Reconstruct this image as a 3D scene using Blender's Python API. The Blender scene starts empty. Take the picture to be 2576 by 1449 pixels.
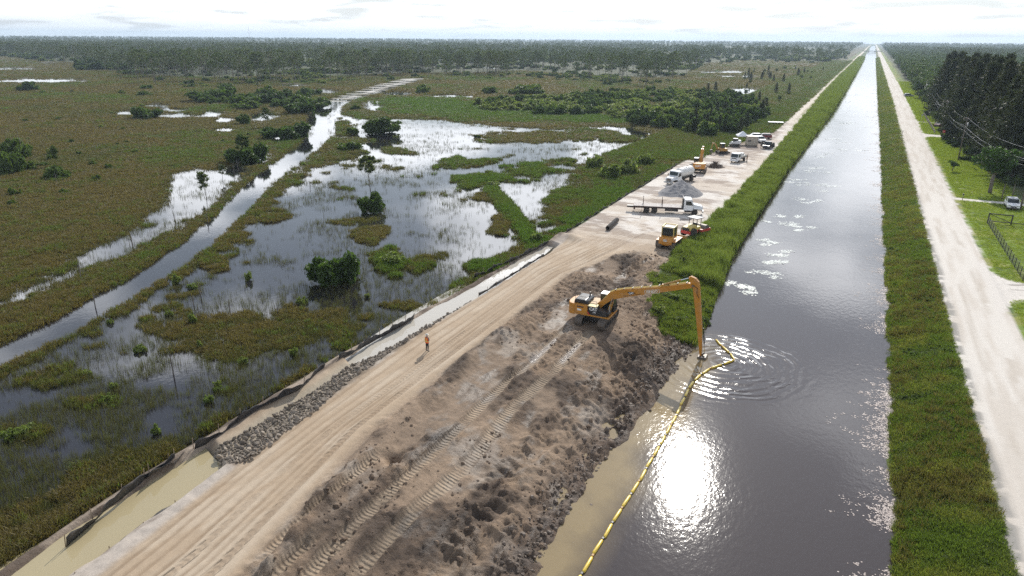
import bpy, bmesh, math, random
import numpy as np
from mathutils import Vector, Matrix
R = math.radians
random.seed(7)
rng = np.random.default_rng(7)
scene = bpy.context.scene
COL = scene.collection

# ------------------------------------------------------------------ camera
# World: +Y runs along the canal, +X to the right of it, z = 0 is the top of the roads.
H, PITCH, ROLL, YAW, FPX = 28.0, 20.1, 0.45, 26.387, 1717.0     # photo px at 2576 x 1449
PW, PH = 2576.0, 1449.0
def cam_basis():
    p, r, y = R(PITCH), R(ROLL), R(YAW)
    fw = Vector((0, math.cos(p), -math.sin(p))); rt = Vector((1, 0, 0)); up = rt.cross(fw)
    rt2 = rt * math.cos(r) + up * math.sin(r); up2 = rt2.cross(fw)
    M = Matrix.Rotation(y, 3, 'Z')
    return M @ rt2, M @ up2, M @ fw
RT, UP, FW = cam_basis()
cam_data = bpy.data.cameras.new('camera'); cam = bpy.data.objects.new('camera', cam_data); COL.objects.link(cam)
cam_data.sensor_width = 36; cam_data.lens = 36 * FPX / PW
cam_data.clip_start = 0.5; cam_data.clip_end = 30000
cam.matrix_world = Matrix(((RT.x, UP.x, -FW.x, 0), (RT.y, UP.y, -FW.y, 0), (RT.z, UP.z, -FW.z, H), (0, 0, 0, 1)))
scene.camera = cam
scene.render.resolution_x, scene.render.resolution_y = 1024, 576

def G(px, py, z=0.0):                       # photo pixel -> point on the level z
    d = RT * ((px - PW / 2) / FPX) + UP * ((PH / 2 - py) / FPX) + FW
    t = (z - H) / d.z
    return (d.x * t, d.y * t)
def GY(px, py, Y):                          # photo pixel -> point on the upright plane y = Y
    d = RT * ((px - PW / 2) / FPX) + UP * ((PH / 2 - py) / FPX) + FW
    t = Y / d.y
    return (d.x * t, d.z * t + H)

# ------------------------------------------------------------------ world, sun, exposure
SUN_EL, SUN_AZ = 34.3, -9.66                # azimuth from +Y towards +X
SDIR = Vector((math.sin(R(SUN_AZ)) * math.cos(R(SUN_EL)), math.cos(R(SUN_AZ)) * math.cos(R(SUN_EL)), math.sin(R(SUN_EL))))
world = bpy.data.worlds.new('World'); scene.world = world; world.use_nodes = True
def build_world():
    nt = world.node_tree; nt.nodes.clear(); N = nt.nodes.new; L = nt.links.new
    out = N('ShaderNodeOutputWorld'); bg = N('ShaderNodeBackground'); bg.inputs['Strength'].default_value = 0.1
    sky = N('ShaderNodeTexSky'); sky.sky_type = 'NISHITA'; sky.sun_disc = False
    sky.sun_elevation = R(SUN_EL); sky.sun_rotation = R(SUN_AZ); sky.altitude = 0; sky.dust_density = 0.2; sky.air_density = 1.0
    tc = N('ShaderNodeTexCoord')
    sep = N('ShaderNodeSeparateXYZ'); L(tc.outputs['Generated'], sep.inputs[0])
    def math_(op, a, b=None, clamp=False):
        n = N('ShaderNodeMath'); n.operation = op; n.use_clamp = clamp
        for i, v in enumerate((a, b)):
            if v is None: continue
            if isinstance(v, (int, float)): n.inputs[i].default_value = v
            else: L(v, n.inputs[i])
        return n.outputs[0]
    z = math_('MAXIMUM', sep.outputs[2], 0.0)
    zz = math_('ADD', z, 0.10)
    u = math_('DIVIDE', sep.outputs[0], zz); v = math_('DIVIDE', sep.outputs[1], zz)
    comb = N('ShaderNodeCombineXYZ'); L(u, comb.inputs[0]); L(v, comb.inputs[1]); comb.inputs[2].default_value = 20.1
    n1 = N('ShaderNodeTexNoise'); n1.inputs['Scale'].default_value = 1.35; n1.inputs['Detail'].default_value = 7; n1.inputs['Roughness'].default_value = 0.5
    n1.inputs['Distortion'].default_value = 0.25
    L(comb.outputs[0], n1.inputs['Vector'])
    ramp = N('ShaderNodeMapRange'); ramp.interpolation_type = 'SMOOTHSTEP'
    # heaped cloud closes up towards the horizon, as it does in perspective
    lo_ = math_('MULTIPLY_ADD', z, 0.50); nt.nodes[-1].inputs[2].default_value = 0.325; hi_ = math_('ADD', lo_, 0.15); L(lo_, ramp.inputs['From Min']); L(hi_, ramp.inputs['From Max'])
    L(n1.outputs['Fac'], ramp.inputs['Value']); ramp.inputs['To Min'].default_value = .10
    n2 = N('ShaderNodeTexNoise'); n2.inputs['Scale'].default_value = 2.6; n2.inputs['Detail'].default_value = 6
    L(comb.outputs[0], n2.inputs['Vector'])
    shade = math_('MULTIPLY_ADD', n2.outputs['Fac'], 0.6); nt.nodes[-1].inputs[2].default_value = 0.70
    # forward scattering: thin cloud is brighter towards the sun
    dot = N('ShaderNodeVectorMath'); dot.operation = 'DOT_PRODUCT'; L(tc.outputs['Generated'], dot.inputs[0]); dot.inputs[1].default_value = SDIR
    c = math_('MAXIMUM', dot.outputs['Value'], 0.0)
    glow = math_('MULTIPLY', math_('POWER', c, 2.0), CLOUD_GLOW)
    lum = math_('MULTIPLY', math_('ADD', glow, CLOUD_BASE), shade)
    ccol = N('ShaderNodeMix'); ccol.data_type = 'RGBA'; ccol.blend_type = 'MULTIPLY'; ccol.inputs[0].default_value = 1
    ccol.inputs[6].default_value = (0.96, 0.985, 1.03, 1); L(lum, ccol.inputs[7])
    m1 = N('ShaderNodeMix'); m1.data_type = 'RGBA'; L(ramp.outputs[0], m1.inputs[0]); aur = math_('MULTIPLY', math_('POWER', c, 14.0), 8.0); skya = N('ShaderNodeMix'); skya.data_type = 'RGBA'; skya.blend_type = 'ADD'; skya.inputs[0].default_value = 1; L(sky.outputs[0], skya.inputs[6]); L(aur, skya.inputs[7]); L(skya.outputs[2], m1.inputs[6]); L(ccol.outputs[2], m1.inputs[7])
    # pale veil low over the horizon
    hz = math_('POWER', 2.718, math_('MULTIPLY', z, -5.0))
    hz = math_('MULTIPLY', hz, 0.93)
    veil = math_('ADD', math_('MULTIPLY', math_('POWER', c, 3.0), 2.6), VEIL)
    n3 = math_('MULTIPLY_ADD', n1.outputs['Fac'], 0.34); nt.nodes[-1].inputs[2].default_value = 0.84
    veil = math_('MULTIPLY', veil, n3)
    vcol = N('ShaderNodeMix'); vcol.data_type = 'RGBA'; vcol.blend_type = 'MULTIPLY'; vcol.inputs[0].default_value = 1
    vcol.inputs[6].default_value = (0.945, 0.995, 1.05, 1); L(veil, vcol.inputs[7])
    m2 = N('ShaderNodeMix'); m2.data_type = 'RGBA'; L(hz, m2.inputs[0]); L(m1.outputs[2], m2.inputs[6]); L(vcol.outputs[2], m2.inputs[7])
    L(m2.outputs[2], bg.inputs['Color']); L(bg.outputs[0], out.inputs[0])
CLOUD_BASE, CLOUD_GLOW, VEIL = 33.0, 9.0, 8.4
build_world()
sun_data = bpy.data.lights.new('sun', 'SUN'); sun_data.energy = 4.8; sun_data.angle = R(0.6); sun_data.color = (1.0, 0.95, 0.87)
sun = bpy.data.objects.new('sun', sun_data); COL.objects.link(sun)
sun.rotation_euler = (-SDIR).to_track_quat('-Z', 'Y').to_euler()
sun.location = (0, 0, 200)
scene.view_settings.view_transform = 'Standard'; scene.view_settings.look = 'None'
scene.view_settings.exposure = -0.15; scene.view_settings.gamma = 1.0; scene.view_settings.use_curve_mapping = False
scene.render.engine = 'CYCLES'
scene.cycles.use_denoising = False
scene.cycles.max_bounces = 5; scene.cycles.diffuse_bounces = 2; scene.cycles.glossy_bounces = 3
scene.cycles.transmission_bounces = 3; scene.cycles.transparent_max_bounces = 6; scene.cycles.volume_bounces = 0
scene.cycles.sample_clamp_indirect = 6.0; scene.cycles.sample_clamp_direct = 30.0
scene.cycles.caustics_reflective = False; scene.cycles.caustics_refractive = False

# ------------------------------------------------------------------ helpers
def tag(o, label=None, cat=None, group=None, kind=None):
    for k, v in (('label', label), ('category', cat), ('group', group), ('kind', kind)):
        if v: o[k] = v
    return o
def link(name, me, parent=None, m=None):
    o = bpy.data.objects.new(name, me); COL.objects.link(o)
    if parent is not None: o.parent = parent
    if m is not None and not me.materials: me.materials.append(m)
    return o
def empty(name, loc=(0, 0, 0), rz=0.0, label=None, cat=None, group=None):
    o = bpy.data.objects.new(name, None); COL.objects.link(o); o.empty_display_size = 0.5
    o.location = loc; o.rotation_euler = (0, 0, rz)
    return tag(o, label, cat, group)
def copy_tree(o, parent=None):
    c = o.copy(); COL.objects.link(c); c.parent = parent
    for ch in list(o.children): copy_tree(ch, c)
    return c
class MB:
    def __init__(s): s.v = []; s.f = []; s.M = Matrix()
    def add(s, vs, fs):
        k = len(s.v); s.v += [tuple(s.M @ Vector(p)) for p in vs]; s.f += [tuple(i + k for i in f) for f in fs]; return s
    def box(s, x0, x1, y0, y1, z0, z1):
        return s.add([(x0,y0,z0),(x1,y0,z0),(x1,y1,z0),(x0,y1,z0),(x0,y0,z1),(x1,y0,z1),(x1,y1,z1),(x0,y1,z1)],
                     [(0,3,2,1),(4,5,6,7),(0,1,5,4),(1,2,6,5),(2,3,7,6),(3,0,4,7)])
    def prism(s, pts, a0, a1, ax='y'):       # outline in the plane across ax, pushed from a0 to a1
        n = len(pts); mk = {'y': lambda p, a: (p[0], a, p[1]), 'x': lambda p, a: (a, p[0], p[1]), 'z': lambda p, a: (p[0], p[1], a)}[ax]
        vs = [mk(p, a0) for p in pts] + [mk(p, a1) for p in pts]
        return s.add(vs, [tuple(range(n)), tuple(range(2*n-1, n-1, -1))] + [(i, i+n, (i+1)%n+n, (i+1)%n) for i in range(n)])
    def loft(s, rings, cap=True, close=True):
        n = len(rings[0]); vs = [p for r in rings for p in r]; fs = []
        for k in range(len(rings)-1):
            for i in range(n if close else n-1):
                j = (i+1) % n; fs.append((k*n+i, k*n+j, (k+1)*n+j, (k+1)*n+i))
        if cap: fs += [tuple(range(n-1, -1, -1)), tuple(range((len(rings)-1)*n, len(rings)*n))]
        return s.add(vs, fs)
    def cyl(s, p0, p1, r0, r1=None, n=10, cap=True):
        p0, p1 = Vector(p0), Vector(p1); r1 = r0 if r1 is None else r1
        q = (p1-p0).to_track_quat('Z', 'Y')
        ring = lambda p, r: [tuple(p + q @ Vector((r*math.cos(2*math.pi*i/n), r*math.sin(2*math.pi*i/n), 0))) for i in range(n)]
        return s.loft([ring(p0, r0), ring(p1, r1)], cap)
    def tube(s, pts, r, n=6):
        pts = [Vector(p) for p in pts]; rings = []
        rr = r if isinstance(r, (list, tuple)) else [r]*len(pts)
        for i, p in enumerate(pts):
            d = pts[min(i+1, len(pts)-1)] - pts[max(i-1, 0)]
            q = d.to_track_quat('Z', 'Y')
            rings.append([tuple(p + q @ Vector((rr[i]*math.cos(2*math.pi*k/n), rr[i]*math.sin(2*math.pi*k/n), 0))) for k in range(n)])
        return s.loft(rings)
    def bar(s, p0, p1, w, h):
        p0, p1 = Vector(p0), Vector(p1); q = (p1-p0).to_track_quat('X', 'Z')
        ring = lambda p: [tuple(p + q @ Vector((0, a*w/2, b*h/2))) for a, b in ((-1,-1),(1,-1),(1,1),(-1,1))]
        return s.loft([ring(p0), ring(p1)])
    def lathe(s, prof, c=(0,0,0), n=14, ax='z'):   # prof: (r, h)
        rings = []
        for r, h in prof:
            ring = []
            for i in range(n):
                a = 2*math.pi*i/n; u, v = r*math.cos(a), r*math.sin(a)
                ring.append({'z': (c[0]+u, c[1]+v, c[2]+h), 'y': (c[0]+u, c[1]+h, c[2]+v), 'x': (c[0]+h, c[1]+u, c[2]+v)}[ax])
            rings.append(ring)
        return s.loft(rings)
    def mesh(s, name, m=None, bevel=0.0, smooth=False, seg=2):
        me = bpy.data.meshes.new(name); me.from_pydata(s.v, [], s.f)
        bm = bmesh.new(); bm.from_mesh(me)
        bmesh.ops.recalc_face_normals(bm, faces=bm.faces)
        if bevel:
            es = [e for e in bm.edges if len(e.link_faces) == 2 and e.calc_face_angle(0) > 0.5]
            bmesh.ops.bevel(bm, geom=es, offset=bevel, segments=seg, affect='EDGES', profile=0.5)
        bm.to_mesh(me); bm.free()
        if smooth: me.polygons.foreach_set('use_smooth', [True]*len(me.polygons))
        if m: me.materials.append(m)
        return me
    def build(s, name, m, parent=None, bevel=0.0, smooth=False, loc=None, rot=None):
        o = link(name, s.mesh(name, m, bevel, smooth), parent)
        if loc: o.location = loc
        if rot: o.rotation_euler = rot
        return o
def text(name, body, size, m, parent, loc, rot, depth=0.006, bold=0.0, align='CENTER', sx=1.0):
    cu = bpy.data.curves.new(name, 'FONT'); cu.body = body; cu.size = size; cu.extrude = depth; cu.offset = bold
    cu.align_x = align; cu.align_y = 'CENTER'; cu.resolution_u = 2
    t = bpy.data.objects.new(name, cu); COL.objects.link(t)
    dg = bpy.context.evaluated_depsgraph_get()
    me = bpy.data.meshes.new_from_object(t.evaluated_get(dg)); COL.objects.unlink(t); bpy.data.objects.remove(t)
    me.materials.clear(); me.materials.append(m)
    o = link(name, me, parent); o.location = loc; o.rotation_euler = rot; o.scale = (sx, 1, 1)
    return o

# ------------------------------------------------------------------ numpy noise
def _h(ix, iy, seed):
    h = (ix.astype(np.int64) * 374761393 + iy.astype(np.int64) * 668265263 + seed * 1442695041) & 0xFFFFFFFF
    h = ((h ^ (h >> 13)) * 1274126177) & 0xFFFFFFFF
    return ((h ^ (h >> 16)) & 0xFFFF).astype(np.float32) / 65535.0
def vn(x, y, seed=0):
    ix, iy = np.floor(x), np.floor(y); fx, fy = (x - ix), (y - iy)
    fx = fx*fx*fx*(fx*(fx*6-15)+10); fy = fy*fy*fy*(fy*(fy*6-15)+10)
    a, b, c, d = _h(ix, iy, seed), _h(ix+1, iy, seed), _h(ix, iy+1, seed), _h(ix+1, iy+1, seed)
    return a + (b-a)*fx + (c-a)*fy + (a-b-c+d)*fx*fy
def fbm(x, y, scale, octv=4, seed=0, gain=0.5):
    x = np.asarray(x, float) / scale; y = np.asarray(y, float) / scale; s = 0; a = 1; t = 0
    for o in range(octv):
        ca, sa = math.cos(o*0.9), math.sin(o*0.9)
        s = s + a * vn(x*ca - y*sa + 17.3*o, x*sa + y*ca + 5.1*o, seed + o); t += a; a *= gain; x = x*2; y = y*2
    return s / t
def sst(a, b, x):
    t = np.clip((x - a) / (b - a), 0, 1); return t*t*(3-2*t)
def inpoly(x, y, poly):
    ins = np.zeros(np.shape(x), bool); n = len(poly)
    for i in range(n):
        x0, y0 = poly[i]; x1, y1 = poly[(i+1) % n]
        if y0 == y1: continue
        ins ^= ((y0 > y) != (y1 > y)) & (x < (x1-x0)*(y-y0)/(y1-y0) + x0)
    return ins
def segdist(x, y, pts, closed=False):
    d = np.full(np.shape(x), 1e18); n = len(pts)
    for i in range(n if closed else n-1):
        (x0, y0), (x1, y1) = pts[i], pts[(i+1) % n]
        dx, dy = x1-x0, y1-y0; t = np.clip(((x-x0)*dx + (y-y0)*dy) / (dx*dx+dy*dy+1e-9), 0, 1)
        d = np.minimum(d, (x-x0-t*dx)**2 + (y-y0-t*dy)**2)
    return np.sqrt(d)
def sdf(x, y, poly):                         # positive inside
    d = segdist(x, y, poly, True); return np.where(inpoly(x, y, poly), d, -d)
# ------------------------------------------------------------------ materials
def new_mat(name):
    m = bpy.data.materials.new(name); m.use_nodes = True; nt = m.node_tree
    b = nt.nodes['Principled BSDF']; return m, nt, b
def mat(name, col, rough=0.6, metal=0.0, var=0.12, scale=3.0, bump=0.0, bscale=30.0, objvar=0.0, dirt=None, dirt_amt=0.0, spec=0.5, coat=0.0):
    m, nt, b = new_mat(name); N = nt.nodes.new; L = nt.links.new
    tc = N('ShaderNodeTexCoord')
    n = N('ShaderNodeTexNoise'); n.inputs['Scale'].default_value = scale; n.inputs['Detail'].default_value = 5; L(tc.outputs['Object'], n.inputs['Vector'])
    r = N('ShaderNodeMapRange'); r.inputs['From Min'].default_value = 0.3; r.inputs['From Max'].default_value = 0.7
    r.inputs['To Min'].default_value = 1 - var; r.inputs['To Max'].default_value = 1 + var; L(n.outputs['Fac'], r.inputs['Value'])
    mx = N('ShaderNodeMix'); mx.data_type = 'RGBA'; mx.blend_type = 'MULTIPLY'; mx.inputs[0].default_value = 1
    mx.inputs[6].default_value = (*col, 1); L(r.outputs[0], mx.inputs[7]); src = mx.outputs[2]
    if dirt:
        n2 = N('ShaderNodeTexNoise'); n2.inputs['Scale'].default_value = scale * 0.7; n2.inputs['Detail'].default_value = 8; n2.inputs['Roughness'].default_value = .7
        L(tc.outputs['Object'], n2.inputs['Vector'])
        r2 = N('ShaderNodeMapRange'); r2.inputs['From Min'].default_value = .48; r2.inputs['From Max'].default_value = .72; r2.inputs['To Max'].default_value = dirt_amt
        L(n2.outputs['Fac'], r2.inputs['Value'])
        m2 = N('ShaderNodeMix'); m2.data_type = 'RGBA'; L(r2.outputs[0], m2.inputs[0]); L(src, m2.inputs[6]); m2.inputs[7].default_value = (*dirt, 1); src = m2.outputs[2]
    if objvar:
        oi = N('ShaderNodeObjectInfo'); r3 = N('ShaderNodeMapRange'); r3.inputs['To Min'].default_value = 1 - objvar; r3.inputs['To Max'].default_value = 1 + objvar; L(oi.outputs['Random'], r3.inputs['Value'])
        m3 = N('ShaderNodeMix'); m3.data_type = 'RGBA'; m3.blend_type = 'MULTIPLY'; m3.inputs[0].default_value = 1; L(src, m3.inputs[6]); L(r3.outputs[0], m3.inputs[7]); src = m3.outputs[2]
    L(src, b.inputs['Base Color']); b.inputs['Roughness'].default_value = rough; b.inputs['Metallic'].default_value = metal
    b.inputs['Specular IOR Level'].default_value = spec; b.inputs['Coat Weight'].default_value = coat
    if bump:
        nb = N('ShaderNodeTexNoise'); nb.inputs['Scale'].default_value = bscale; nb.inputs['Detail'].default_value = 4; L(tc.outputs['Object'], nb.inputs['Vector'])
        bp = N('ShaderNodeBump'); bp.inputs['Strength'].default_value = 1; bp.inputs['Distance'].default_value = bump; L(nb.outputs['Fac'], bp.inputs['Height']); L(bp.outputs[0], b.inputs['Normal'])
    return m

def terrain_mat():
    m, nt, b = new_mat('terrain'); N = nt.nodes.new; L = nt.links.new
    def attr(n): a = N('ShaderNodeAttribute'); a.attribute_name = n; return a
    def mth(op, a, c=None):
        n = N('ShaderNodeMath'); n.operation = op
        for i, v in enumerate((a, c)):
            if v is None: continue
            if isinstance(v, (int, float)): n.inputs[i].default_value = v
            else: L(v, n.inputs[i])
        return n.outputs[0]
    geo = N('ShaderNodeNewGeometry')
    n1 = N('ShaderNodeTexNoise'); n1.inputs['Scale'].default_value = 1.7; n1.inputs['Detail'].default_value = 9; n1.inputs['Roughness'].default_value = .68; L(geo.outputs['Position'], n1.inputs['Vector'])
    vo = N('ShaderNodeTexVoronoi'); vo.inputs['Scale'].default_value = 3.2; L(geo.outputs['Position'], vo.inputs['Vector'])
    n2 = N('ShaderNodeTexNoise'); n2.inputs['Scale'].default_value = 9; n2.inputs['Detail'].default_value = 6; n2.inputs['Roughness'].default_value = .7; L(geo.outputs['Position'], n2.inputs['Vector'])
    v = mth('ADD', mth('MULTIPLY', n1.outputs['Fac'], 0.9), mth('MULTIPLY', n2.outputs['Fac'], 0.7))
    v = mth('ADD', mth('MULTIPLY', mth('SUBTRACT', v, .8), attr('vary').outputs['Fac']), 1.0)
    mx = N('ShaderNodeMix'); mx.data_type = 'RGBA'; mx.blend_type = 'MULTIPLY'; mx.inputs[0].default_value = 1
    L(attr('col').outputs['Color'], mx.inputs[6]); L(v, mx.inputs[7]); L(mx.outputs[2], b.inputs['Base Color'])
    L(attr('rgh').outputs['Fac'], b.inputs['Roughness']); b.inputs['Specular IOR Level'].default_value = 0.35
    # relief: clods and the prints of tracks and tyres
    clod = attr('clod').outputs['Fac']
    ph = mth('MULTIPLY', attr('tph').outputs['Fac'], 2 * math.pi)
    sn = mth('SINE', ph)
    tr = mth('MULTIPLY', mth('MULTIPLY', sn, attr('tread').outputs['Fac']), 0.024)
    hgt = mth('ADD', mth('MULTIPLY', mth('ADD', mth('ADD', mth('MULTIPLY', n1.outputs['Fac'], .8), mth('MULTIPLY', n2.outputs['Fac'], .7)), mth('MULTIPLY', vo.outputs['Distance'], -.35)), clod), tr)
    bp = N('ShaderNodeBump'); bp.inputs['Strength'].default_value = 1.0; bp.inputs['Distance'].default_value = 1.0; L(hgt, bp.inputs['Height']); L(bp.outputs[0], b.inputs['Normal'])
    return m
M_TERRAIN = terrain_mat()

# ------------------------------------------------------------------ layout of the place
WL, ML, PL = -1.8, -0.7, -0.5                # canal, marsh and settling-pond levels
def P(pts, z=ML): return [G(x, y, z) for x, y in pts]
def ip(y, ys, xs): return np.interp(y, ys, xs)
def shore_l(y): return ip(y, [0, 31, 38, 53.5, 62, 65, 70, 99, 178, 327, 726, 4000], [-13.0, -13.3, -13.5, -12.8, -11.9, -11.7, -11.9, -13.8, -14.4, -12.9, -12.2, -12])
def shore_r(y): return ip(y, [0, 72, 155, 320, 4000], [6.2, 6.5, 6.9, 8.0, 8.6])
def bank_l(y): return ip(y, [0, 58, 66, 72, 80, 105, 154, 246, 600, 4000], [-14.2, -14.0, -14.8, -18.3, -20.1, -19.4, -18.2, -18.6, -20.6, -20.6])
def fence_x(y): return ip(y, [0, 14, 28, 45, 91, 163, 200, 4000], [-38, -38.6, -39.8, -40.1, -37.9, -37.6, -36, -30])
def road_a(y): return ip(y, [0, 17, 29, 52, 87, 110, 140, 190, 240, 600, 4000], [-33, -33.6, -35.0, -36.2, -36.0, -36.0, -36.0, -33, -24.2, -25, -24.4])
def road_b(y): return ip(y, [0, 20, 35, 62, 76, 84, 96, 105, 154, 4000], [-27.2, -27.5, -30.2, -30.6, -30.6, -28.6, -25, -20.0, -18.9, -18.9])
POND1 = P([(-60,1500),(30,1425),(170,1345),(330,1250),(430,1190),(530,1128),(548,1150),(565,1182),(500,1232),(420,1290),(330,1350),(190,1452),(100,1520)], PL)
POND2 = P([(870,905),(930,858),(1010,805),(1120,742),(1230,682),(1330,632),(1370,616),(1400,622),(1380,640),(1300,690),(1220,742),(1100,812),(1010,862),(945,898),(890,920)], PL)
POND1 = [(x - .25, y) for x, y in POND1]
CHAN = P([(1040,200),(1000,210),(940,228),(890,243),(850,255),(825,270),(806,300),(808,340),(775,370),(720,412),(660,455),(590,530),(500,610),(390,690),(250,770),(100,850),(-60,925),(-400,1060)])
W1 = P([(850,285),(940,298),(1100,300),(1250,318),(1400,325),(1560,318),(1670,345),(1640,365),(1560,382),(1480,402),(1450,430),(1440,470),(1370,530),(1400,575),(1330,602),(1200,690),(1060,790),(960,835),(800,950),(640,1035),(430,1150),(300,1210),(0,1350),(-300,1500),(-300,950),(0,880),(200,825),(330,755),(450,690),(560,600),(640,520),(720,440),(790,390),(835,340)])
W2 = P([(-200,860),(0,785),(130,735),(330,640),(470,570),(590,480),(650,425),(700,380),(640,385),(560,425),(470,440),(420,500),(340,560),(250,620),(100,690),(0,750),(-200,810)])
WE = [(110,203,107,5),(33,173,66,3),(118,158,17,3),(393,266,34,5),(310,285,30,6),(433,278,50,4),(433,291,60,6),(533,285,32,9),(563,302,27,7),(563,327,33,7),(660,293,37,12),(817,230,43,6),
      (1864,230,48,9),(1135,243,60,6),(1002,235,42,6),(939,262,32,14),(1780,182,22,2.5),(1830,192,26,2.5),(1840,181,40,3),(1885,192,18,4),(1880,124,30,2),(1905,143,20,2),(485,462,60,45),(735,215,40,4),(930,118,60,2),(1240,170,40,3),(700,345,30,10),(1700,185,30,3)]
WEG = []
for cx, cy, rx, ry in WE:
    c = G(cx, cy, ML); a = G(cx + rx, cy, ML); u = G(cx, cy - ry, ML)
    WEG.append((c, (a[0]-c[0], a[1]-c[1]), (u[0]-c[0], u[1]-c[1])))
ISL = [(P([(980,250),(1060,245),(1190,255),(1280,280),(1560,290),(1575,308),(1430,312),(1260,308),(1100,298),(1000,285)]), 1.0, 1.0),
       (P([(1150,462),(1180,445),(1280,425),(1330,412),(1450,400),(1440,415),(1330,440),(1260,455),(1240,470),(1180,470)]), 1.0, .9),
       (P([(1600,385),(1680,380),(1760,395),(1700,420),(1620,440),(1560,480),(1480,540),(1420,570),(1370,560),(1400,520),(1400,485),(1480,470),(1500,430),(1540,410)]), .9, .55),
       (P([(0,1250),(200,1180),(420,1100),(520,1060),(600,1035),(700,965),(780,915),(805,950),(640,1045),(480,1130),(300,1250),(0,1405),(-200,1500),(-200,1330)]), .60, .20),
       (P([(840,300),(880,340),(850,390),(800,430),(700,500),(640,560),(560,640),(500,665),(520,610),(600,560),(660,500),(720,450),(790,390),(830,345)]), .8, .3),
       (P([(260,830),(500,785),(640,770),(880,765),(1000,800),(900,845),(800,885),(560,910),(430,900),(300,880)]), .47, .15),
       (P([(0,960),(160,900),(330,810),(480,720),(470,745),(330,850),(120,950),(0,1000)]), .45, .3),
       (P([(1530,480),(1600,470),(1640,440),(1700,415),(1690,430),(1560,510),(1440,590),(1370,620),(1350,600),(1420,560)]), .85, .8)]
ISE = [(1165,412,55,11,.9,.6),(1212,406,40,7,.8,.6),(975,652,44,27,1.1,.95),(1055,668,30,20,.9,.3),(1560,348,46,8,1,.5),(1345,345,130,11,.62,.3),(1480,335,60,12,.6,.4),(685,552,32,11,.9,.4),
       (535,662,34,16,.9,.3),(40,1085,70,24,.5,.5),(240,1018,110,18,.5,.4),(900,560,50,10,.5,.2),(930,590,40,22,.8,.2),
       (1010,770,60,10,.5,.2),(880,870,60,16,.45,.4),(700,1000,50,14,.42,.2),(1210,672,40,14,.9,.6),(1260,560,30,22,.8,.25),(1230,500,30,14,.7,.2),(920,415,60,14,.3,.2),(1000,380,40,8,.6,.4),(860,365,45,22,.9,.3),(1545,445,90,20,.7,.5),(1100,640,30,10,.4,.1)]
ISEG = []
for cx, cy, rx, ry, st, g in ISE:
    c = G(cx, cy, ML); a = G(cx + rx, cy, ML); u = G(cx, cy - ry, ML)
    ISEG.append((c, (a[0]-c[0], a[1]-c[1]), (u[0]-c[0], u[1]-c[1]), st, g))
STRIP = P([(1235,475),(1265,510),(1295,545),(1320,580),(1340,610)])
def ell(x, y, c, a, u):                     # 1 at the centre, 0 on the rim
    det = a[0]*u[1] - a[1]*u[0]; dx, dy = x - c[0], y - c[1]
    s = (dx*u[1] - dy*u[0]) / det; t = (a[0]*dy - a[1]*dx) / det
    return 1 - np.sqrt(s*s + t*t)
def marsh(x, y):
    """cover: 0 open water .. 1 closed grass; green: 0 brown sedge .. 1 fresh green"""
    D = np.sqrt(x*x + y*y); soft = 0.8 + D*0.02
    n6 = fbm(x, y, 5.0, 4, 11); n25 = fbm(x, y, 30.0, 3, 12); n2 = fbm(x, y, 1.6, 3, 13)
    cov = 0.80 + (n25-.5)*.5 + (n6-.5)*.5 + (n2-.5)*.3
    grn = np.clip(.22 + (n25-.5)*1.1 + (n6-.5)*.6, 0, .6)
    w = sst(-1.2, 1.2, sdf(x, y, W1) / soft); cov = cov*(1-w) + w*(0.05 + (n6-.5)*.9 + (n25-.5)*.3 + (n2-.5)*.25)
    w = sst(-1.5, 1.5, sdf(x, y, W2) / soft); cov = cov*(1-w) + w*(0.08 + (n6-.5)*.7)
    cov = np.maximum(cov, .86*sst(-30, 40, forest_w(x, y)))
    for c, a, u in WEG:
        e = ell(x, y, c, a, u); w = sst(-.5, .45, e + (n6-.5)*1.2); cov = cov*(1-w) + w*.1
    for poly, st, g in ISL:
        w = sst(-1.0, 1.2, sdf(x, y, poly) / soft + (n6-.5)*4.5 + (n2-.5)*1.5); cov = np.maximum(cov, w*(st*.93 + (n2-.5)*.55)); grn = grn*(1-w) + (g + (n6-.5)*.5)*w
    for c, a, u, st, g in ISEG:
        w = sst(-.35, .3, ell(x, y, c, a, u) + (n6-.5)*1.7 + (n2-.5)*.6); cov = np.maximum(cov, w*(st*.93 + (n2-.5)*.55)); grn = grn*(1-w) + g*w
    d = segdist(x, y, STRIP); w = sst(2.2, .9, d + (n2-.5)*1.2); cov = np.maximum(cov, w); grn = grn*(1-w) + w*.95
    d = segdist(x, y, CHAN); hw = 1.9 + 2.2*sst(110, 300, D) + (n6-.5)*1.3
    w = sst(5.5, 2.5, d + (n6-.5)*4) * (d < 8) * .70; cov = np.maximum(cov, w*(.7 + (n2-.5)*.6)); grn = np.where(w > .2, .35, grn)
    gap = .004*D + .015*np.clip(D-210, 0, 220); w = sst(hw + .5 + gap, hw - .4 + gap, d); cov = cov*(1-w)
    return np.clip(cov, 0, 1.15), np.clip(grn, 0, 1), d
FOREST = P([(-700,100),(-300,150),(0,143),(170,160),(300,182),(380,200),(560,205),(760,196),(860,200),(1010,192),(1180,190),(1320,184),(1420,192),(1520,200),(1660,204),(1720,196),(1760,165),(1900,150),(2060,158),(2130,146),(2160,120)])
def forest_w(x, y):                          # >0 beyond the front of the pine wood (m, roughly)
    az = np.arctan2(-x, y); D = np.sqrt(x*x + y*y)
    fa = np.array([math.atan2(-a, b) for a, b in FOREST]); fd = np.array([math.hypot(a, b) for a, b in FOREST])
    o = np.argsort(fa); return D - np.interp(az, fa[o], fd[o])
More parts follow.
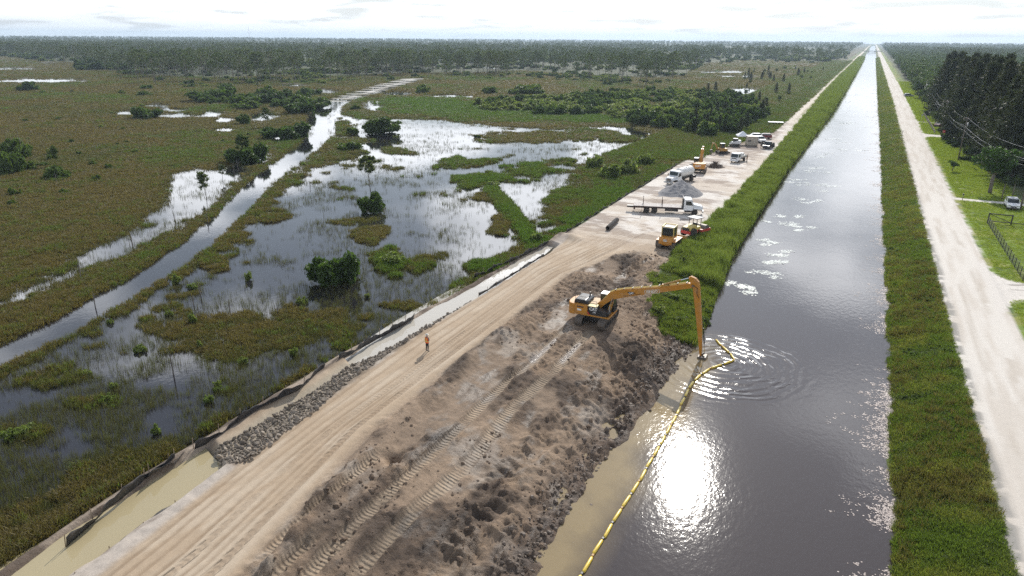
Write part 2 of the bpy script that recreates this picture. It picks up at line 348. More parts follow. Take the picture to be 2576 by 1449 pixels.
DRIVES = [(96.5, 19, 60, 2.6), (152.5, 18.5, 45, 1.1), (257, 18.5, 60, 3.2), (300, 18.5, 40, 1.2), (345, 18.5, 40, 1.2)]

# ------------------------------------------------------------------ the ground sheet
def axis(segs):
    out = []
    for a, b, s0, s1 in segs:
        x = a; L = b - a
        while x < b - 1e-6:
            out.append(x); t = (x - a) / L; x += s0 * (s1 / s0) ** t if s1 < 20 * s0 else max(s0, s0 + (x - a) * .035)
    out.append(segs[-1][1]); return np.array(out)
xs_l = -axis([(0, 39, .36, .9), (39, 9000, .9, 400)])[::-1] - 42
xs = np.concatenate([xs_l[:-1], axis([(-42, -11, .14, .14), (-11, 5.5, 1.5, 1.5), (5.5, 12.6, .2, .2), (12.6, 26, .35, .6), (26, 9000, .6, 400)])])
ys = np.concatenate([[-400, -200, -90, -40, -12], axis([(0, 12, 1.0, .3), (12, 84, .14, .14), (84, 200, .15, .7), (200, 9000, .7, 400)])])
X, Y = np.meshgrid(xs, ys); x, y = X.ravel(), Y.ravel()
def ground_height(x, y, full=False):
    D = np.sqrt(x*x + y*y)
    n1 = fbm(x, y, 1.1, 4, 21); n4 = fbm(x, y, 4.5, 4, 22); n15 = fbm(x, y, 15, 3, 23)
    aniso = fbm(x*1.0, y*.42, 1.5, 5, 24, .55); ridged = 1 - np.abs(2*fbm(x + y*.16, y*.34, 2.3, 5, 25, .58) - 1)
    sl, sr, bl, fx, ra, rb = shore_l(y), shore_r(y), bank_l(y), fence_x(y), road_a(y), road_b(y)
    bl = bl + (fbm(x*0+7, y, 5, 4, 34)-.5)*1.6*sst(66, 80, y)
    sl = sl + (fbm(x*0+1, y, 2.5, 3, 31)-.5)*1.0*np.clip(y/150, .7, 3); sr = sr + (fbm(x*0+9, y, 4, 4, 32)-.5)*1.9
    fx = fx + (fbm(x*0+4, y, 4, 2, 33)-.5)*.5
    z = np.zeros_like(x)
    # --- marsh
    inm = x < fx + 0.3
    cov, grn, dch = np.zeros_like(x), np.zeros_like(x), np.full_like(x, 99.)
    k = inm; cov[k], grn[k], dch[k] = marsh(x[k], y[k])
    zm = ML + (cov - .58)*.34 + (n1 - .5)*.12 + .3*sst(120, 500, D)*sst(.45, .6, cov)
    trail = sst(.5, -.5, dch - 4.0 - .010*np.clip(D-300, 0, 200))*sst(300, 360, D)*inm; zm = zm*(1-trail) + trail*(ML + .05)
    # --- right side
    right = x > 0
    zr = np.where(x > 18.3, -.12 + (n4-.5)*.12, 0.0 + .05*np.cos((x-15.2)/3.2*1.5))
    tb = np.clip((11.9 - x) / (11.9 - sr), 0, 2.2)
    zb = -.02 - (1.78*tb**1.1) + (n1-.5)*.22*(tb < 1.15)
    zr = np.where(x < 11.9, zb, zr)
    # --- left bank, road and site
    rough = sst(0, 1.6, x - rb) * sst(94, 84, y) * (x < -9)
    smooth = sst(.47, .60, fbm(x + y*.12, y*.38, 3.4, 4, 30)); lump = rough*(1 - .72*smooth)
    zl = -.03 + (n4-.5)*.10 + (n1-.5)*.04
    onroad = (x > ra) & (x < rb)
    fineR = 1 - np.abs(2*fbm(x + y*.3, y*.6, .75, 4, 26, .6) - 1); clump = fbm(x, y, .55, 3, 27)
    long = 1 - np.abs(2*fbm(x + y*.10, y*.16, 1.5, 5, 28, .55) - 1); cut = fbm(x + y*.2, y*.45, 1.9, 4, 29, .55)*9; cut = (np.floor(cut) + sst(.55, .95, cut - np.floor(cut)))/9
    zl = zl + lump*((ridged-.62)*.42 + (long-.6)*.46 + (aniso-.5)*.30 + (n15-.5)*.30 + (fineR-.6)*.36 + (cut-.5)*.95 + sst(.55,.8,clump)*.14 + .03)
    wind = np.exp(-((x - rb - 2.2 - (n15-.5)*2.5)/1.0)**2) * sst(14, 24, y) * sst(70, 56, y) * (.25 + .7*n4)
    zl = zl + wind*.9
    # heap beyond the machine and the pit behind it
    def bump(cx, cy, rx, ry, h): return h*np.exp(-((x-cx)/rx)**2 - ((y-cy)/ry)**2)
    zl = zl + bump(-26.8, 75, 2.2, 3.2, .75)*(.7+.6*aniso) + bump(-24.6, 86, 2.4, 2.5, .55) - bump(-24.4, 80.5, 1.8, 3.2, .8) + bump(-16.3, 61, 1.6, 3.0, .5) - bump(-17.6, 66, 1.3, 3, .45) + bump(-17.8, 74.5, 1.5, 2.5, .35)
    zl = zl + bump(-16.5, 34, 1.4, 5, .35) - bump(-27.2, 40, .8, 1.4, .35) - bump(-25.8, 33.2, .8, .55, .7) + bump(-38.3, 90.5, 1.2, 2.2, .9)*(.6+.8*aniso) + bump(-36.0, 92, 1.6, 1.4, .7)
    # flatter footing and ruts of the excavator
    ft = sst(3.6, 2.0, np.sqrt(((x+21.6)/1.15)**2 + ((y-63.6)/1.35)**2)); zl = zl*(1-ft) + ft*(-.02 + (n1-.5)*.06)
    tread = np.zeros_like(x); tph = y / .30 + (fbm(x*.5, y, 1.3, 2, 46)-.5)*1.1
    def rut(xc, y0, y1, w, dep):
        nonlocal zl, tread
        c = xc + (fbm(x*0+xc, y, 9, 2, 41)-.5)*.9 * sst(62, 50, y); m = sst(w+.16, w-.06, np.abs(x-c)) * sst(y0-1, y0+1, y) * sst(y1+1, y1-1, y)
        side = np.exp(-((np.abs(x-c)-w-.25)/.17)**2) * sst(y0-1, y0+1, y) * sst(y1+1, y1-1, y)
        zl = zl*(1-m*.85) + m*(-.10-dep + .25*(n15-.5)) + side*.10
        tread = np.maximum(tread, m*(.45 + .75*sst(.30, .55, fbm(x, y, 2.2, 3, 42)))); return c
    rut(-21.2, 12, 61, .40, .06); rut(-23.6, 12, 61, .40, .06)
    rut(-26.7, 22, 33, .34, .0); rut(-25.1, 16, 24, .34, .0)
    # tyre prints on the haul road
    road = sst(0, .5, x-ra)*sst(.5, 0, x-rb)*sst(112, 98, y)
    off = x - .5*(ra+rb)
    lines = np.zeros_like(x); tyre = np.zeros_like(x)
    for c, w, dp, tr in ((-2.25, .14, .05, 0), (-1.5, .12, .04, 0), (-.75, .13, .035, 0), (.0, .12, .05, 0), (.55, .24, .03, 1), (1.15, .12, .05, 0), (1.6, .12, .04, 0), (2.15, .28, .05, 1), (-2.65, .11, .05, 0)):
        cc = c*np.clip((rb-ra)/5.4, .5, 1.3) + (fbm(x*0+c*7, y, 22, 2, 45)-.5)*.9
        mk = sst(w+.06, max(w-.08, .01), np.abs(off-cc)); lines = np.maximum(lines, mk*dp/.05)
        if tr: tyre = np.maximum(tyre, mk); tph = np.where(mk > .02, (y*1.0 + np.abs(off-cc)*.9)/.45, tph)
    zl = zl - road*lines*.05*(.5+n4)
    tread = np.maximum(tread, tyre*road*.45*(.3 + .65*sst(.34, .6, fbm(x, y*.5, 3, 3, 43))))
    edge = np.exp(-((x-rb)/.35)**2)*sst(96, 85, y)*.14 + np.exp(-((x-ra+.5)/.6)**2)*sst(95, 85, y)*.16*(.4+n1)
    zl = zl + edge
    # settling ponds and berm by the silt fence
    p1, p2 = sdf(x, y, POND1), sdf(x, y, POND2)
    for p in (p1, p2):
        w = sst(-.55, .45, p + (n1-.5)*.5); zl = zl*(1-w) + w*(-.95)
    rockz = sst(0, 1, x-fx-.9)*sst(.2, -.9, x-ra)*sst(27, 29, y)*sst(66, 62, y)
    zl = zl - rockz*.18*sst(-.6, -.2, -np.maximum(p1, p2))
    berm = np.exp(-((x-fx-.1)/.8)**2)*sst(100, 92, y)
    zl = zl + berm*(.02 + .5*(aniso-.4)) 
    # marsh flank of the berm
    fl = sst(.6, -.6, x - fx); zl = zl*(1-fl) + fl*(-.22 + (aniso-.5)*.5)
    fl2 = sst(260, 180, y)
    zl = np.where((y > 170) & (x < ra), -.03 - .62*sst(0, 9, ra - x) + (n4-.5)*.2, zl)
    # slope into the canal
    tb = np.clip((x - bl) / np.maximum(sl - bl, .8), 0, 3)
    grassy = sst(62, 70, y)
    zbank = -.02 - 1.78*tb**1.15 + (n1-.5)*.24*grassy + (1-grassy)*(n1-.5)*.4
    near = -1.86*sst(-10.5, .6, x - sl) - .4*sst(.1, 1.0, x-sl) + rough*((ridged-.6)*.6 + (aniso-.5)*.6 + (fineR-.6)*.3 + sst(.52,.8,clump)*.2)*sst(.6, -.6, x-sl)*sst(-6.8, -5.0, x-sl) + (n1-.5)*.22
    w = sst(67, 72, y); nearz = zl*.55 + near; zn = np.where(x > sl-10.5, zl*(1-sst(-10.5, -7, x-sl)) + nearz*sst(-10.5, -7, x-sl), zl)
    zb2 = np.where(x > bl, np.minimum(zbank, zl+.3), zl); z = np.where(x > 0, zr, zn*(1-w) + zb2*w)
    z = np.where((x > sl + 1.6) & (x < sr - .8), -3.2, z)
    z = np.where(inm, np.where(x > fx - 1.2, zm*(1-sst(-1.2, -.2, x-fx)) + zl*sst(-1.2, -.2, x-fx), zm), z)
    if not full: return z
    return dict(z=z, cov=cov, grn=grn, dch=dch, inm=inm, n1=n1, n4=n4, n15=n15, aniso=aniso, ridged=ridged, rough=rough, road=road, lines=lines, tread=tread, tph=tph,
                p1=p1, p2=p2, rockz=rockz, berm=berm, sl=sl, sr=sr, bl=bl, fx=fx, ra=ra, rb=rb, D=D, ft=ft, wind=wind, smooth=smooth, lump=lump, trail=trail)
g = ground_height(x, y, True); z = g['z']
zc, ra, rb, fx, n1, n4, n15 = g['z'], g['ra'], g['rb'], g['fx'], g['n1'], g['n4'], g['n15']
def A(*c): return np.array(c, float)
def mixc(c, d, w): return c + (d - c) * np.asarray(w)[:, None]
full = np.zeros((len(x), 3))
SAND, SANDW, TAN, MUD, MUDD, PALE = A(.54,.465,.385), A(.66,.61,.55), A(.40,.305,.21), A(.155,.110,.077), A(.064,.046,.034), A(.345,.29,.235)
c = np.tile(TAN, (len(x), 1))
# site: brown spoil with paler and darker patches
spoil = np.tile(MUD, (len(x), 1))
m = fbm(x, y*.6, 3.2, 5, 51, .6); spoil = mixc(spoil, MUDD, sst(.50, .68, m)*.8); spoil = mixc(spoil, A(.27,.19,.125), sst(.55, .40, m)*.8); spoil = mixc(spoil, A(.275,.20,.138), g['smooth']*.7)
m2 = fbm(x+40, y*.7, 4.0, 5, 52, .62); spoil = mixc(spoil, PALE, sst(.57, .72, m2)*.8)
c = mixc(c, spoil, g['rough'])
c = mixc(c, A(.36,.285,.205), np.clip(g['tread'],0,1)*.6*g['rough'])
rd = g['road']; c = mixc(c, mixc(np.tile(TAN, (len(x), 1)), A(.46,.37,.272), sst(.4, .65, fbm(x*1.4, y*.25, 1.2, 4, 53))), rd)
c = mixc(c, A(.215,.145,.088), rd*g['lines']*.62*(.4+.9*n4))
# pale pad farther up
pad = sst(88, 104, y)*(x < 0)*(x > fx)*sst(rb-rb-4.5, 0, -np.abs(y*0)); padn = fbm(x, y*1.0, 5, 5, 54, .6)
padc = mixc(np.tile(SAND, (len(x), 1)), SANDW, sst(.4, .6, padn)); padc = mixc(padc, A(.235,.175,.135), sst(.50, .62, fbm(x*.5, y*1.3, 2.6, 5, 55, .62))*.72*sst(-19, -23, x))
padc = mixc(padc, A(.20,.15,.12), sst(.44, .56, fbm(x*.6, y, 6, 4, 57))*sst(165, 178, y)*sst(-21, -24, x)*.8)
c = mixc(c, padc, pad)
# white sandy margin between road and ponds
mg = sst(.3, -.2, x-ra)*sst(-2.6, -1.0, x-ra)*sst(96, 88, y)*(x > fx); c = mixc(c, mixc(np.tile(A(.43,.375,.32), (len(x),1)), MUD, sst(.45, .65, g['aniso'])), mg)
c = mixc(c, mixc(np.tile(A(.34,.275,.22), (len(x),1)), MUDD, sst(.45, .6, g['aniso'])), np.clip(g['berm']*1.2, 0, 1)*(y < 96))
c = mixc(c, A(.33,.29,.22), g['rockz']*.8)
c = mixc(c, A(.55,.48,.32), sst(-.15, .2, np.maximum(g['p1'], g['p2'])))
wetm = sst(-3.6, -.2, x - g['sl'])*(y < 68)*(x < 0); c = mixc(c, mixc(np.tile(A(.085,.058,.042), (len(x),1)), A(.165,.118,.085), sst(.45,.62,fbm(x,y,.9,4,56,.6))), wetm*.9)
# verge left of the far road
vg = (y > 150)*(x < ra - .2)*(x > fx); vw = sst(168, 186, y)*sst(-.2, -1.6, x-ra)
gcol = mixc(mixc(np.tile(A(.105,.125,.035), (len(x),1)), A(.19,.16,.075), sst(.45,.6,n15)), A(.06,.12,.02), sst(.5,.66,n4))
c = mixc(c, gcol, vw*(x < 0))
# far road: two pale wheel lines
fr = sst(230, 300, y)*(x > ra)*(x < rb)*(x < 0); offr = (x - .5*(ra+rb))
c = mixc(c, A(.60,.53,.44), fr); c = mixc(c, A(.30,.27,.15), fr*sst(.7, .3, np.abs(offr + (n15-.5)))*sst(.35,.6,n4)*.8)
# left bank
lb = (x > g['bl'] + .2)*(x < 0)*1.0*sst(66, 73, y); c = mixc(c, mixc(np.tile(A(.045,.085,.018), (len(x),1)), A(.10,.13,.035), n4), lb)
# right side
rt_ = x > 0
bank = sst(.25, -.1, x - 11.7 - (n4-.5)*.5 - (n1-.5)*.5)*rt_; bc = mixc(mixc(np.tile(A(.075,.10,.020), (len(x),1)), A(.13,.12,.035), sst(.4,.65,n4)), A(.09,.06,.028), sst(.52,.7,fbm(x,y,3,4,61)))
road_r = mixc(mixc(np.tile(A(.63,.585,.525), (len(x),1)), A(.55,.495,.43), sst(.45,.7,fbm(x*1.5, y*.12, 1.2, 4, 62))), A(.43,.37,.30), sst(.66,.78,fbm(x*1.3, y*.13, 1.0, 5, 63))*sst(.9,.2,np.abs(x-16))*.6)
wt_ = np.maximum(sst(.45,.1,np.abs(x-13.9-(n15-.5)*.8)), sst(.45,.1,np.abs(x-16.0-(n15-.5)*.8))); road_r = mixc(road_r, A(.44,.385,.32), wt_*sst(.42,.6,fbm(x, y*.2, 1.5, 4, 66))*.55)
strip = sst(.62,.2,np.abs(x-12.15-(n4-.5)*.4)); road_r = mixc(road_r, A(.27,.255,.23), strip*sst(.32,.5,n1)*.9)
le = 18.2 + (fbm(x*0, y, 1.6, 4, 64)-.5)*1.1 + .004*np.clip(y-100, 0, 400)
lawn = mixc(mixc(np.tile(A(.16,.23,.025), (len(x),1)), A(.22,.23,.045), sst(.42,.62,n4)), A(.075,.12,.02), sst(.55,.7,fbm(x,y,1.3,4,65)))
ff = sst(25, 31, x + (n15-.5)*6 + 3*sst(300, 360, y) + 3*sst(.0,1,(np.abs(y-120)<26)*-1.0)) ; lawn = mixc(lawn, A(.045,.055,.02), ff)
lawn = mixc(lawn, A(.22,.17,.14), np.exp(-((x-24.8)/1.1)**2-((y-214)/4)**2)*.9)
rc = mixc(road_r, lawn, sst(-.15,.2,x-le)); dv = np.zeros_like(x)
for dy, x0, x1, hw in DRIVES:
    yy = y - dy + (x-18)*.0; fl = hw + 3.2*np.exp(-(x-x0)/1.7)*(hw > 2); dv = np.maximum(dv, sst(fl+.3, fl-.3, np.abs(yy)+(n1-.5)*.4)*(x > 17)*(x < x1))
rc = mixc(rc, A(.62,.575,.52), dv); arc = np.abs(np.sqrt((x-18.6)**2 + (y-102.4)**2) - 4.2); arc2 = np.abs(np.sqrt((x-18.8)**2+(y-102.6)**2)-6.2)
rc = mixc(rc, A(.28,.25,.22), np.maximum(sst(.32,.1,arc), sst(.22,.08,arc2)*.7)*dv*(x > 19.5))
rc = mixc(rc, bc, bank)
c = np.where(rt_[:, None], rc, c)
# marsh
inm = g['inm']; cov, grn = g['cov'], g['grn']
br = mixc(mixc(np.tile(A(.085,.070,.030), (len(x),1)), A(.062,.068,.024), sst(.35,.6,fbm(x,y,9,4,71))), A(.12,.095,.05), sst(.56,.72,fbm(x+9,y*1.6,4,4,72))*.7)
mc = mixc(br, A(.055,.095,.018), sst(.35,.95,grn)); mc = mixc(mc, A(.035,.030,.022), sst(ML+.03, ML-.06, z))
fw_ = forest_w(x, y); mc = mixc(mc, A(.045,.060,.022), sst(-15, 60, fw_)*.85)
mc = mixc(mc, A(.52,.50,.46), g['trail']*sst(.3,.5,n4)); c = np.where(inm[:, None], mc, c)
c = mixc(c, mixc(np.tile(A(.30,.24,.185), (len(x),1)), A(.12,.09,.068), sst(.42,.6,g['aniso'])), sst(-1.15,-.6,x-fx)*sst(.9,.3,x-fx)*sst(100,94,y))
rgh = np.full(len(x), .92); wetf = sst(.60,.74, fbm(x*1.2, y*.5, 2.4, 5, 81, .6))*g['rough']
rutwet_sheen = np.maximum(sst(.40,.05,np.abs(x+21.2)), sst(.40,.05,np.abs(x+23.6)))*sst(43,47,y)*sst(58.5,57,y)*sst(.45,.55,n4)
wetf = np.maximum(wetf, g['smooth']*g['rough']*sst(.55,.66,fbm(x, y*.6, 2.0, 4, 82))*.8); c = c*(1 - .42*np.clip(wetf, 0, 1)*(1-rutwet_sheen))[:, None]; wetf = np.maximum(wetf*.95, rutwet_sheen); wetf = np.maximum(wetf, wetm*.6*sst(.5,.6,n1))
rgh = rgh - wetf*.50 - rutwet_sheen*.26; c = mixc(c, A(.30,.265,.24), rutwet_sheen*.8)  # wet ruts turn smoother; their shine is also painted in as pale colour
clod = .015 + .03*g['rough'] + .075*g['lump'] + .05*wetm + .06*(x > 0)*bank + .04*lb; clod = np.where(inm, .08, clod); clod = clod*(1-rd*.75); clod = np.where((x > 0) & (bank < .5), .015, clod)
vary = np.full(len(x), .9); vary = vary*(1-rd*.55); vary = np.where((x > 11.9) & (x < 18.4), .22, vary); vary = np.maximum(vary*(1-pad*.5), .2); vary = np.where(g['rough'] > .5, 1.25, vary)
# split the sheet by kind of ground
nx, ny = len(xs), len(ys)
XC = .25*(X[:-1,:-1]+X[1:,1:])*2; YC = .25*(Y[:-1,:-1]+Y[1:,1:])*2
zone = np.zeros(XC.shape, int)                          # 0 marsh ground
FXc, RAc, RBc, BLc = fence_x(YC), road_a(YC), road_b(YC), bank_l(YC)
zone[(XC > FXc) & (XC < 0)] = 1                          # work site
zone[(XC > RAc) & (XC < RBc) & ((YC < 96) | (YC > 205))] = 2   # haul road
zone[(XC > BLc) & (XC < 0) & (YC > 68)] = 3              # left bank
zone[(XC > 0) & (XC <= 11.9)] = 4
zone[(XC > 11.9) & (XC <= 18.2)] = 5
zone[XC > 18.2] = 6
znames = ['marsh_ground', 'work_site_ground', 'haul_road', 'canal_bank_left', 'canal_bank_right', 'gravel_road', 'lawn_ground']
idx = np.arange(nx*ny).reshape(ny, nx)
Q = np.stack([idx[:-1,:-1], idx[:-1,1:], idx[1:,1:], idx[1:,:-1]], -1)
V = np.stack([x, y, z], 1)
def make_sheet(name, quads, V, attrs, m):
    used, inv = np.unique(quads, return_inverse=True); q = inv.reshape(quads.shape); vv = V[used]
    me = bpy.data.meshes.new(name); me.vertices.add(len(vv)); me.vertices.foreach_set('co', vv.astype(np.float32).ravel())
    me.loops.add(q.size); me.loops.foreach_set('vertex_index', q.astype(np.int32).ravel())
    me.polygons.add(len(q)); me.polygons.foreach_set('loop_start', np.arange(0, q.size, 4, dtype=np.int32)); me.polygons.foreach_set('loop_total', np.full(len(q), 4, np.int32))
    me.update(calc_edges=True); me.polygons.foreach_set('use_smooth', np.ones(len(q), bool))
    for k, a in attrs.items():
        if a.ndim == 2:
            at = me.attributes.new(k, 'FLOAT_COLOR', 'POINT'); at.data.foreach_set('color', np.concatenate([a[used], np.ones((len(used), 1))], 1).astype(np.float32).ravel())
        else:
            at = me.attributes.new(k, 'FLOAT', 'POINT'); at.data.foreach_set('value', a[used].astype(np.float32))
    me.materials.append(m)
    return tag(link(name, me), kind='structure')
attrs = dict(col=np.clip(c, .01, .9), rgh=np.clip(rgh, .2, 1), clod=clod, vary=vary, tread=g['tread'], tph=g['tph'])
for k, nm in enumerate(znames):
    make_sheet(nm, Q[zone == k], V, attrs, M_TERRAIN)
del attrs

# ------------------------------------------------------------------ water
def water_mat(name, base, rough, ripple, scale, stretch=(1, 1, 1), murk=None, rings=None, fine=0.0, ior=1.33):
    m, nt, b = new_mat(name); N = nt.nodes.new; L = nt.links.new
    geo = N('ShaderNodeNewGeometry'); mp = N('ShaderNodeMapping'); mp.inputs['Scale'].default_value = stretch; L(geo.outputs['Position'], mp.inputs['Vector'])
    n = N('ShaderNodeTexNoise'); n.inputs['Scale'].default_value = scale; n.inputs['Detail'].default_value = 4; n.inputs['Roughness'].default_value = .6; L(mp.outputs[0], n.inputs['Vector'])
    big = N('ShaderNodeTexNoise'); big.inputs['Scale'].default_value = .11; big.inputs['Detail'].default_value = 4; L(geo.outputs['Position'], big.inputs['Vector'])
    amp = N('ShaderNodeMapRange'); amp.inputs['From Min'].default_value = .38; amp.inputs['From Max'].default_value = .62; amp.inputs['To Min'].default_value = .45; amp.inputs['To Max'].default_value = 1.3
    L(big.outputs['Fac'], amp.inputs['Value'])
    def mth(op, a, c=None):
        q = N('ShaderNodeMath'); q.operation = op
        for i, v in enumerate((a, c)):
            if v is None: continue
            if isinstance(v, (int, float)): q.inputs[i].default_value = v
            else: L(v, q.inputs[i])
        return q.outputs[0]
    h = mth('MULTIPLY', mth('MULTIPLY', n.outputs['Fac'], ripple), amp.outputs[0])
    if fine:
        nf = N('ShaderNodeTexNoise'); nf.inputs['Scale'].default_value = scale*4; nf.inputs['Detail'].default_value = 2; L(geo.outputs['Position'], nf.inputs['Vector'])
        h = mth('ADD', h, mth('MULTIPLY', nf.outputs['Fac'], fine))
    if rings:
        cx, cy = rings; sb = N('ShaderNodeVectorMath'); sb.operation = 'SUBTRACT'; L(geo.outputs['Position'], sb.inputs[0]); sb.inputs[1].default_value = (cx, cy, WL)
        wob = N('ShaderNodeTexNoise'); wob.inputs['Scale'].default_value = .35; L(geo.outputs['Position'], wob.inputs['Vector'])
        ln = N('ShaderNodeVectorMath'); ln.operation = 'LENGTH'; L(sb.outputs[0], ln.inputs[0])
        r = mth('ADD', ln.outputs['Value'], mth('MULTIPLY', wob.outputs['Fac'], 1.6))
        wn_ = N('ShaderNodeTexNoise'); wn_.inputs['Scale'].default_value = .45; wn_.inputs['Detail'].default_value = 3; L(geo.outputs['Position'], wn_.inputs['Vector'])
        am = N('ShaderNodeMapRange'); am.inputs['From Min'].default_value = .38; am.inputs['From Max'].default_value = .62; am.inputs['To Min'].default_value = .3; L(wn_.outputs['Fac'], am.inputs['Value'])
        w = mth('MULTIPLY', mth('SINE', mth('MULTIPLY', r, 2*math.pi/.95)), am.outputs[0])
        f1 = N('ShaderNodeMapRange'); f1.interpolation_type = 'SMOOTHSTEP'; f1.inputs['From Min'].default_value = 10.0; f1.inputs['From Max'].default_value = 6.0; L(r, f1.inputs['Value'])
        h = mth('ADD', h, mth('MULTIPLY', mth('MULTIPLY', w, f1.outputs[0]), .026))
    bp = N('ShaderNodeBump'); bp.inputs['Strength'].default_value = 1; bp.inputs['Distance'].default_value = 1; L(h, bp.inputs['Height']); L(bp.outputs[0], b.inputs['Normal'])
    b.inputs['Roughness'].default_value = rough; b.inputs['IOR'].default_value = ior; b.inputs['Specular IOR Level'].default_value = .5
    b.inputs['Base Color'].default_value = (*base, 1)
    if murk is not None:
        a = N('ShaderNodeAttribute'); a.attribute_name = 'murk'
        mn = N('ShaderNodeTexNoise'); mn.inputs['Scale'].default_value = .5; mn.inputs['Detail'].default_value = 5; L(geo.outputs['Position'], mn.inputs['Vector'])
        f = mth('MULTIPLY', a.outputs['Fac'], mth('ADD', mn.outputs['Fac'], .5))
        mx = N('ShaderNodeMix'); mx.data_type = 'RGBA'; L(f, mx.inputs[0]); mx.inputs[6].default_value = (*base, 1); mx.inputs[7].default_value = (*murk, 1); L(mx.outputs[2], b.inputs['Base Color'])
    return m
RING_C = G(1822, 914, WL)
M_CANAL = water_mat('canal_water', (.053,.043,.042), .060, .012, 1.7, (1.3, .8, 1), murk=(.27,.205,.11), rings=RING_C, fine=.0016, ior=1.38)
M_MARSH = water_mat('marsh_water', (.018,.017,.020), .02, .004, 2.2, ior=1.45)
M_POND2 = water_mat('ditch_water_glare', (.52,.48,.41), .03, .003, 1.5, ior=1.5)  # bright reflection on the ditch is put into this whiter base
M_POND = water_mat('settling_pond_water', (.40,.335,.20), .03, .003, 1.5, ior=1.45)
wy = np.concatenate([np.arange(-40, 200, 2.0), np.geomspace(200, 5200, 60)]); wx = np.linspace(-17, 11, 29)
WX, WY = np.meshgrid(wx, wy); wxr, wyr = WX.ravel(), WY.ravel(); ii = np.arange(len(wxr)).reshape(WX.shape)
slw = shore_l(wyr); murk = sst(4.6, 1.2, wxr - slw + (fbm(wxr, wyr, 5, 3, 91)-.5)*3)*sst(72, 60, wyr)
make_sheet('canal_water', np.stack([ii[:-1,:-1], ii[:-1,1:], ii[1:,1:], ii[1:,:-1]], -1).reshape(-1, 4), np.stack([wxr, wyr, np.full(len(wxr), WL)], 1), dict(murk=murk), M_CANAL)
def sheet(name, pts, zz, m):
    b = MB(); b.add([(a, bb, zz) for a, bb in pts], [tuple(range(len(pts)))]); return tag(b.build(name, m), kind='structure')
sheet('marsh_water', [(-9000, -400), (-43, -400), (-43, 14), (-41.2, 28), (-41.2, 46), (-38.8, 91), (-38.4, 163), (-36.4, 200), (-31, 260), (-31, 9000), (-9000, 9000)], ML, M_MARSH)
grow = lambda poly, d: [(px + (px - sum(p[0] for p in poly)/len(poly))*.0 + (d if px > fence_x(py)+2.2 else -d), py) for px, py in poly]
sheet('settling_pond_water', grow(POND1, .45), PL, M_POND); sheet('settling_pond_water', grow(POND2, .45), PL, M_POND2)
# ------------------------------------------------------------------ foliage
def leaf_mat(name, col, col2=None, trans=.35, rough=.55, inst=False, var=.35):
    m, nt, b = new_mat(name); N = nt.nodes.new; L = nt.links.new; col2 = col2 or col
    geo = N('ShaderNodeNewGeometry'); oi = N('ShaderNodeObjectInfo')
    mx = N('ShaderNodeMix'); mx.data_type = 'RGBA'; mx.inputs[6].default_value = (*col, 1); mx.inputs[7].default_value = (*col2, 1)
    if inst:
        a = N('ShaderNodeAttribute'); a.attribute_type = 'INSTANCER'; a.attribute_name = 'tint'; L(a.outputs['Fac'], mx.inputs[0])
    else: L(oi.outputs['Random'], mx.inputs[0])
    r = N('ShaderNodeMapRange'); r.inputs['To Min'].default_value = 1 - var; r.inputs['To Max'].default_value = 1 + var; L(geo.outputs['Random Per Island'], r.inputs['Value'])
    mm = N('ShaderNodeMix'); mm.data_type = 'RGBA'; mm.blend_type = 'MULTIPLY'; mm.inputs[0].default_value = 1; L(mx.outputs[2], mm.inputs[6]); L(r.outputs[0], mm.inputs[7])
    L(mm.outputs[2], b.inputs['Base Color']); b.inputs['Roughness'].default_value = rough; b.inputs['Specular IOR Level'].default_value = .3
    if trans:
        t = N('ShaderNodeBsdfTranslucent'); ms = N('ShaderNodeMixShader'); ms.inputs[0].default_value = trans
        bright = N('ShaderNodeMix'); bright.data_type = 'RGBA'; bright.blend_type = 'MULTIPLY'; bright.inputs[0].default_value = 1; L(mm.outputs[2], bright.inputs[6]); bright.inputs[7].default_value = (1.25, 1.35, .7, 1)
        L(bright.outputs[2], t.inputs['Color']); L(b.outputs[0], ms.inputs[1]); L(t.outputs[0], ms.inputs[2]); L(ms.outputs[0], nt.nodes['Material Output'].inputs['Surface'])
    return m
M_SEDGE = leaf_mat('sedge', (.155,.120,.048), (.105,.110,.034), .4, inst=True)
M_GREEN = leaf_mat('fresh_grass', (.118,.128,.038), (.095,.155,.030), .45, inst=True)
M_BANK = leaf_mat('bank_grass', (.118,.165,.032), (.215,.215,.058), .48, inst=True)
M_BREED = leaf_mat('bank_reed', (.125,.175,.040), (.195,.225,.065), .48, inst=True)
M_LAWN = leaf_mat('lawn_blade', (.17,.24,.035), (.24,.28,.05), .5, inst=True)
M_REED = leaf_mat('reed', (.095,.080,.038), (.11,.12,.04), .3, inst=True)
M_SHRUB = leaf_mat('shrub_leaf', (.065,.105,.025), (.10,.14,.035), .45)
M_DARK = leaf_mat('dark_shrub_leaf', (.050,.085,.022), (.075,.115,.028), .4)
M_WILLOW = leaf_mat('willow_leaf', (.14,.185,.05), (.19,.225,.07), .45)
M_PINE = leaf_mat('pine_needle', (.070,.100,.036), (.10,.125,.042), .35)
M_CASU = leaf_mat('casuarina_needle', (.034,.046,.018), (.050,.058,.024), .25)
M_BROAD = leaf_mat('broad_leaf', (.055,.09,.025), (.085,.12,.033), .4)
M_PALM = leaf_mat('palm_frond', (.05,.08,.025), (.08,.105,.035), .3)
M_BARK = mat('bark', (.17,.145,.12), .9, var=.35, scale=6, bump=.02, bscale=14)
M_DEAD = mat('dead_wood', (.15,.13,.115), .9, var=.3, scale=6)

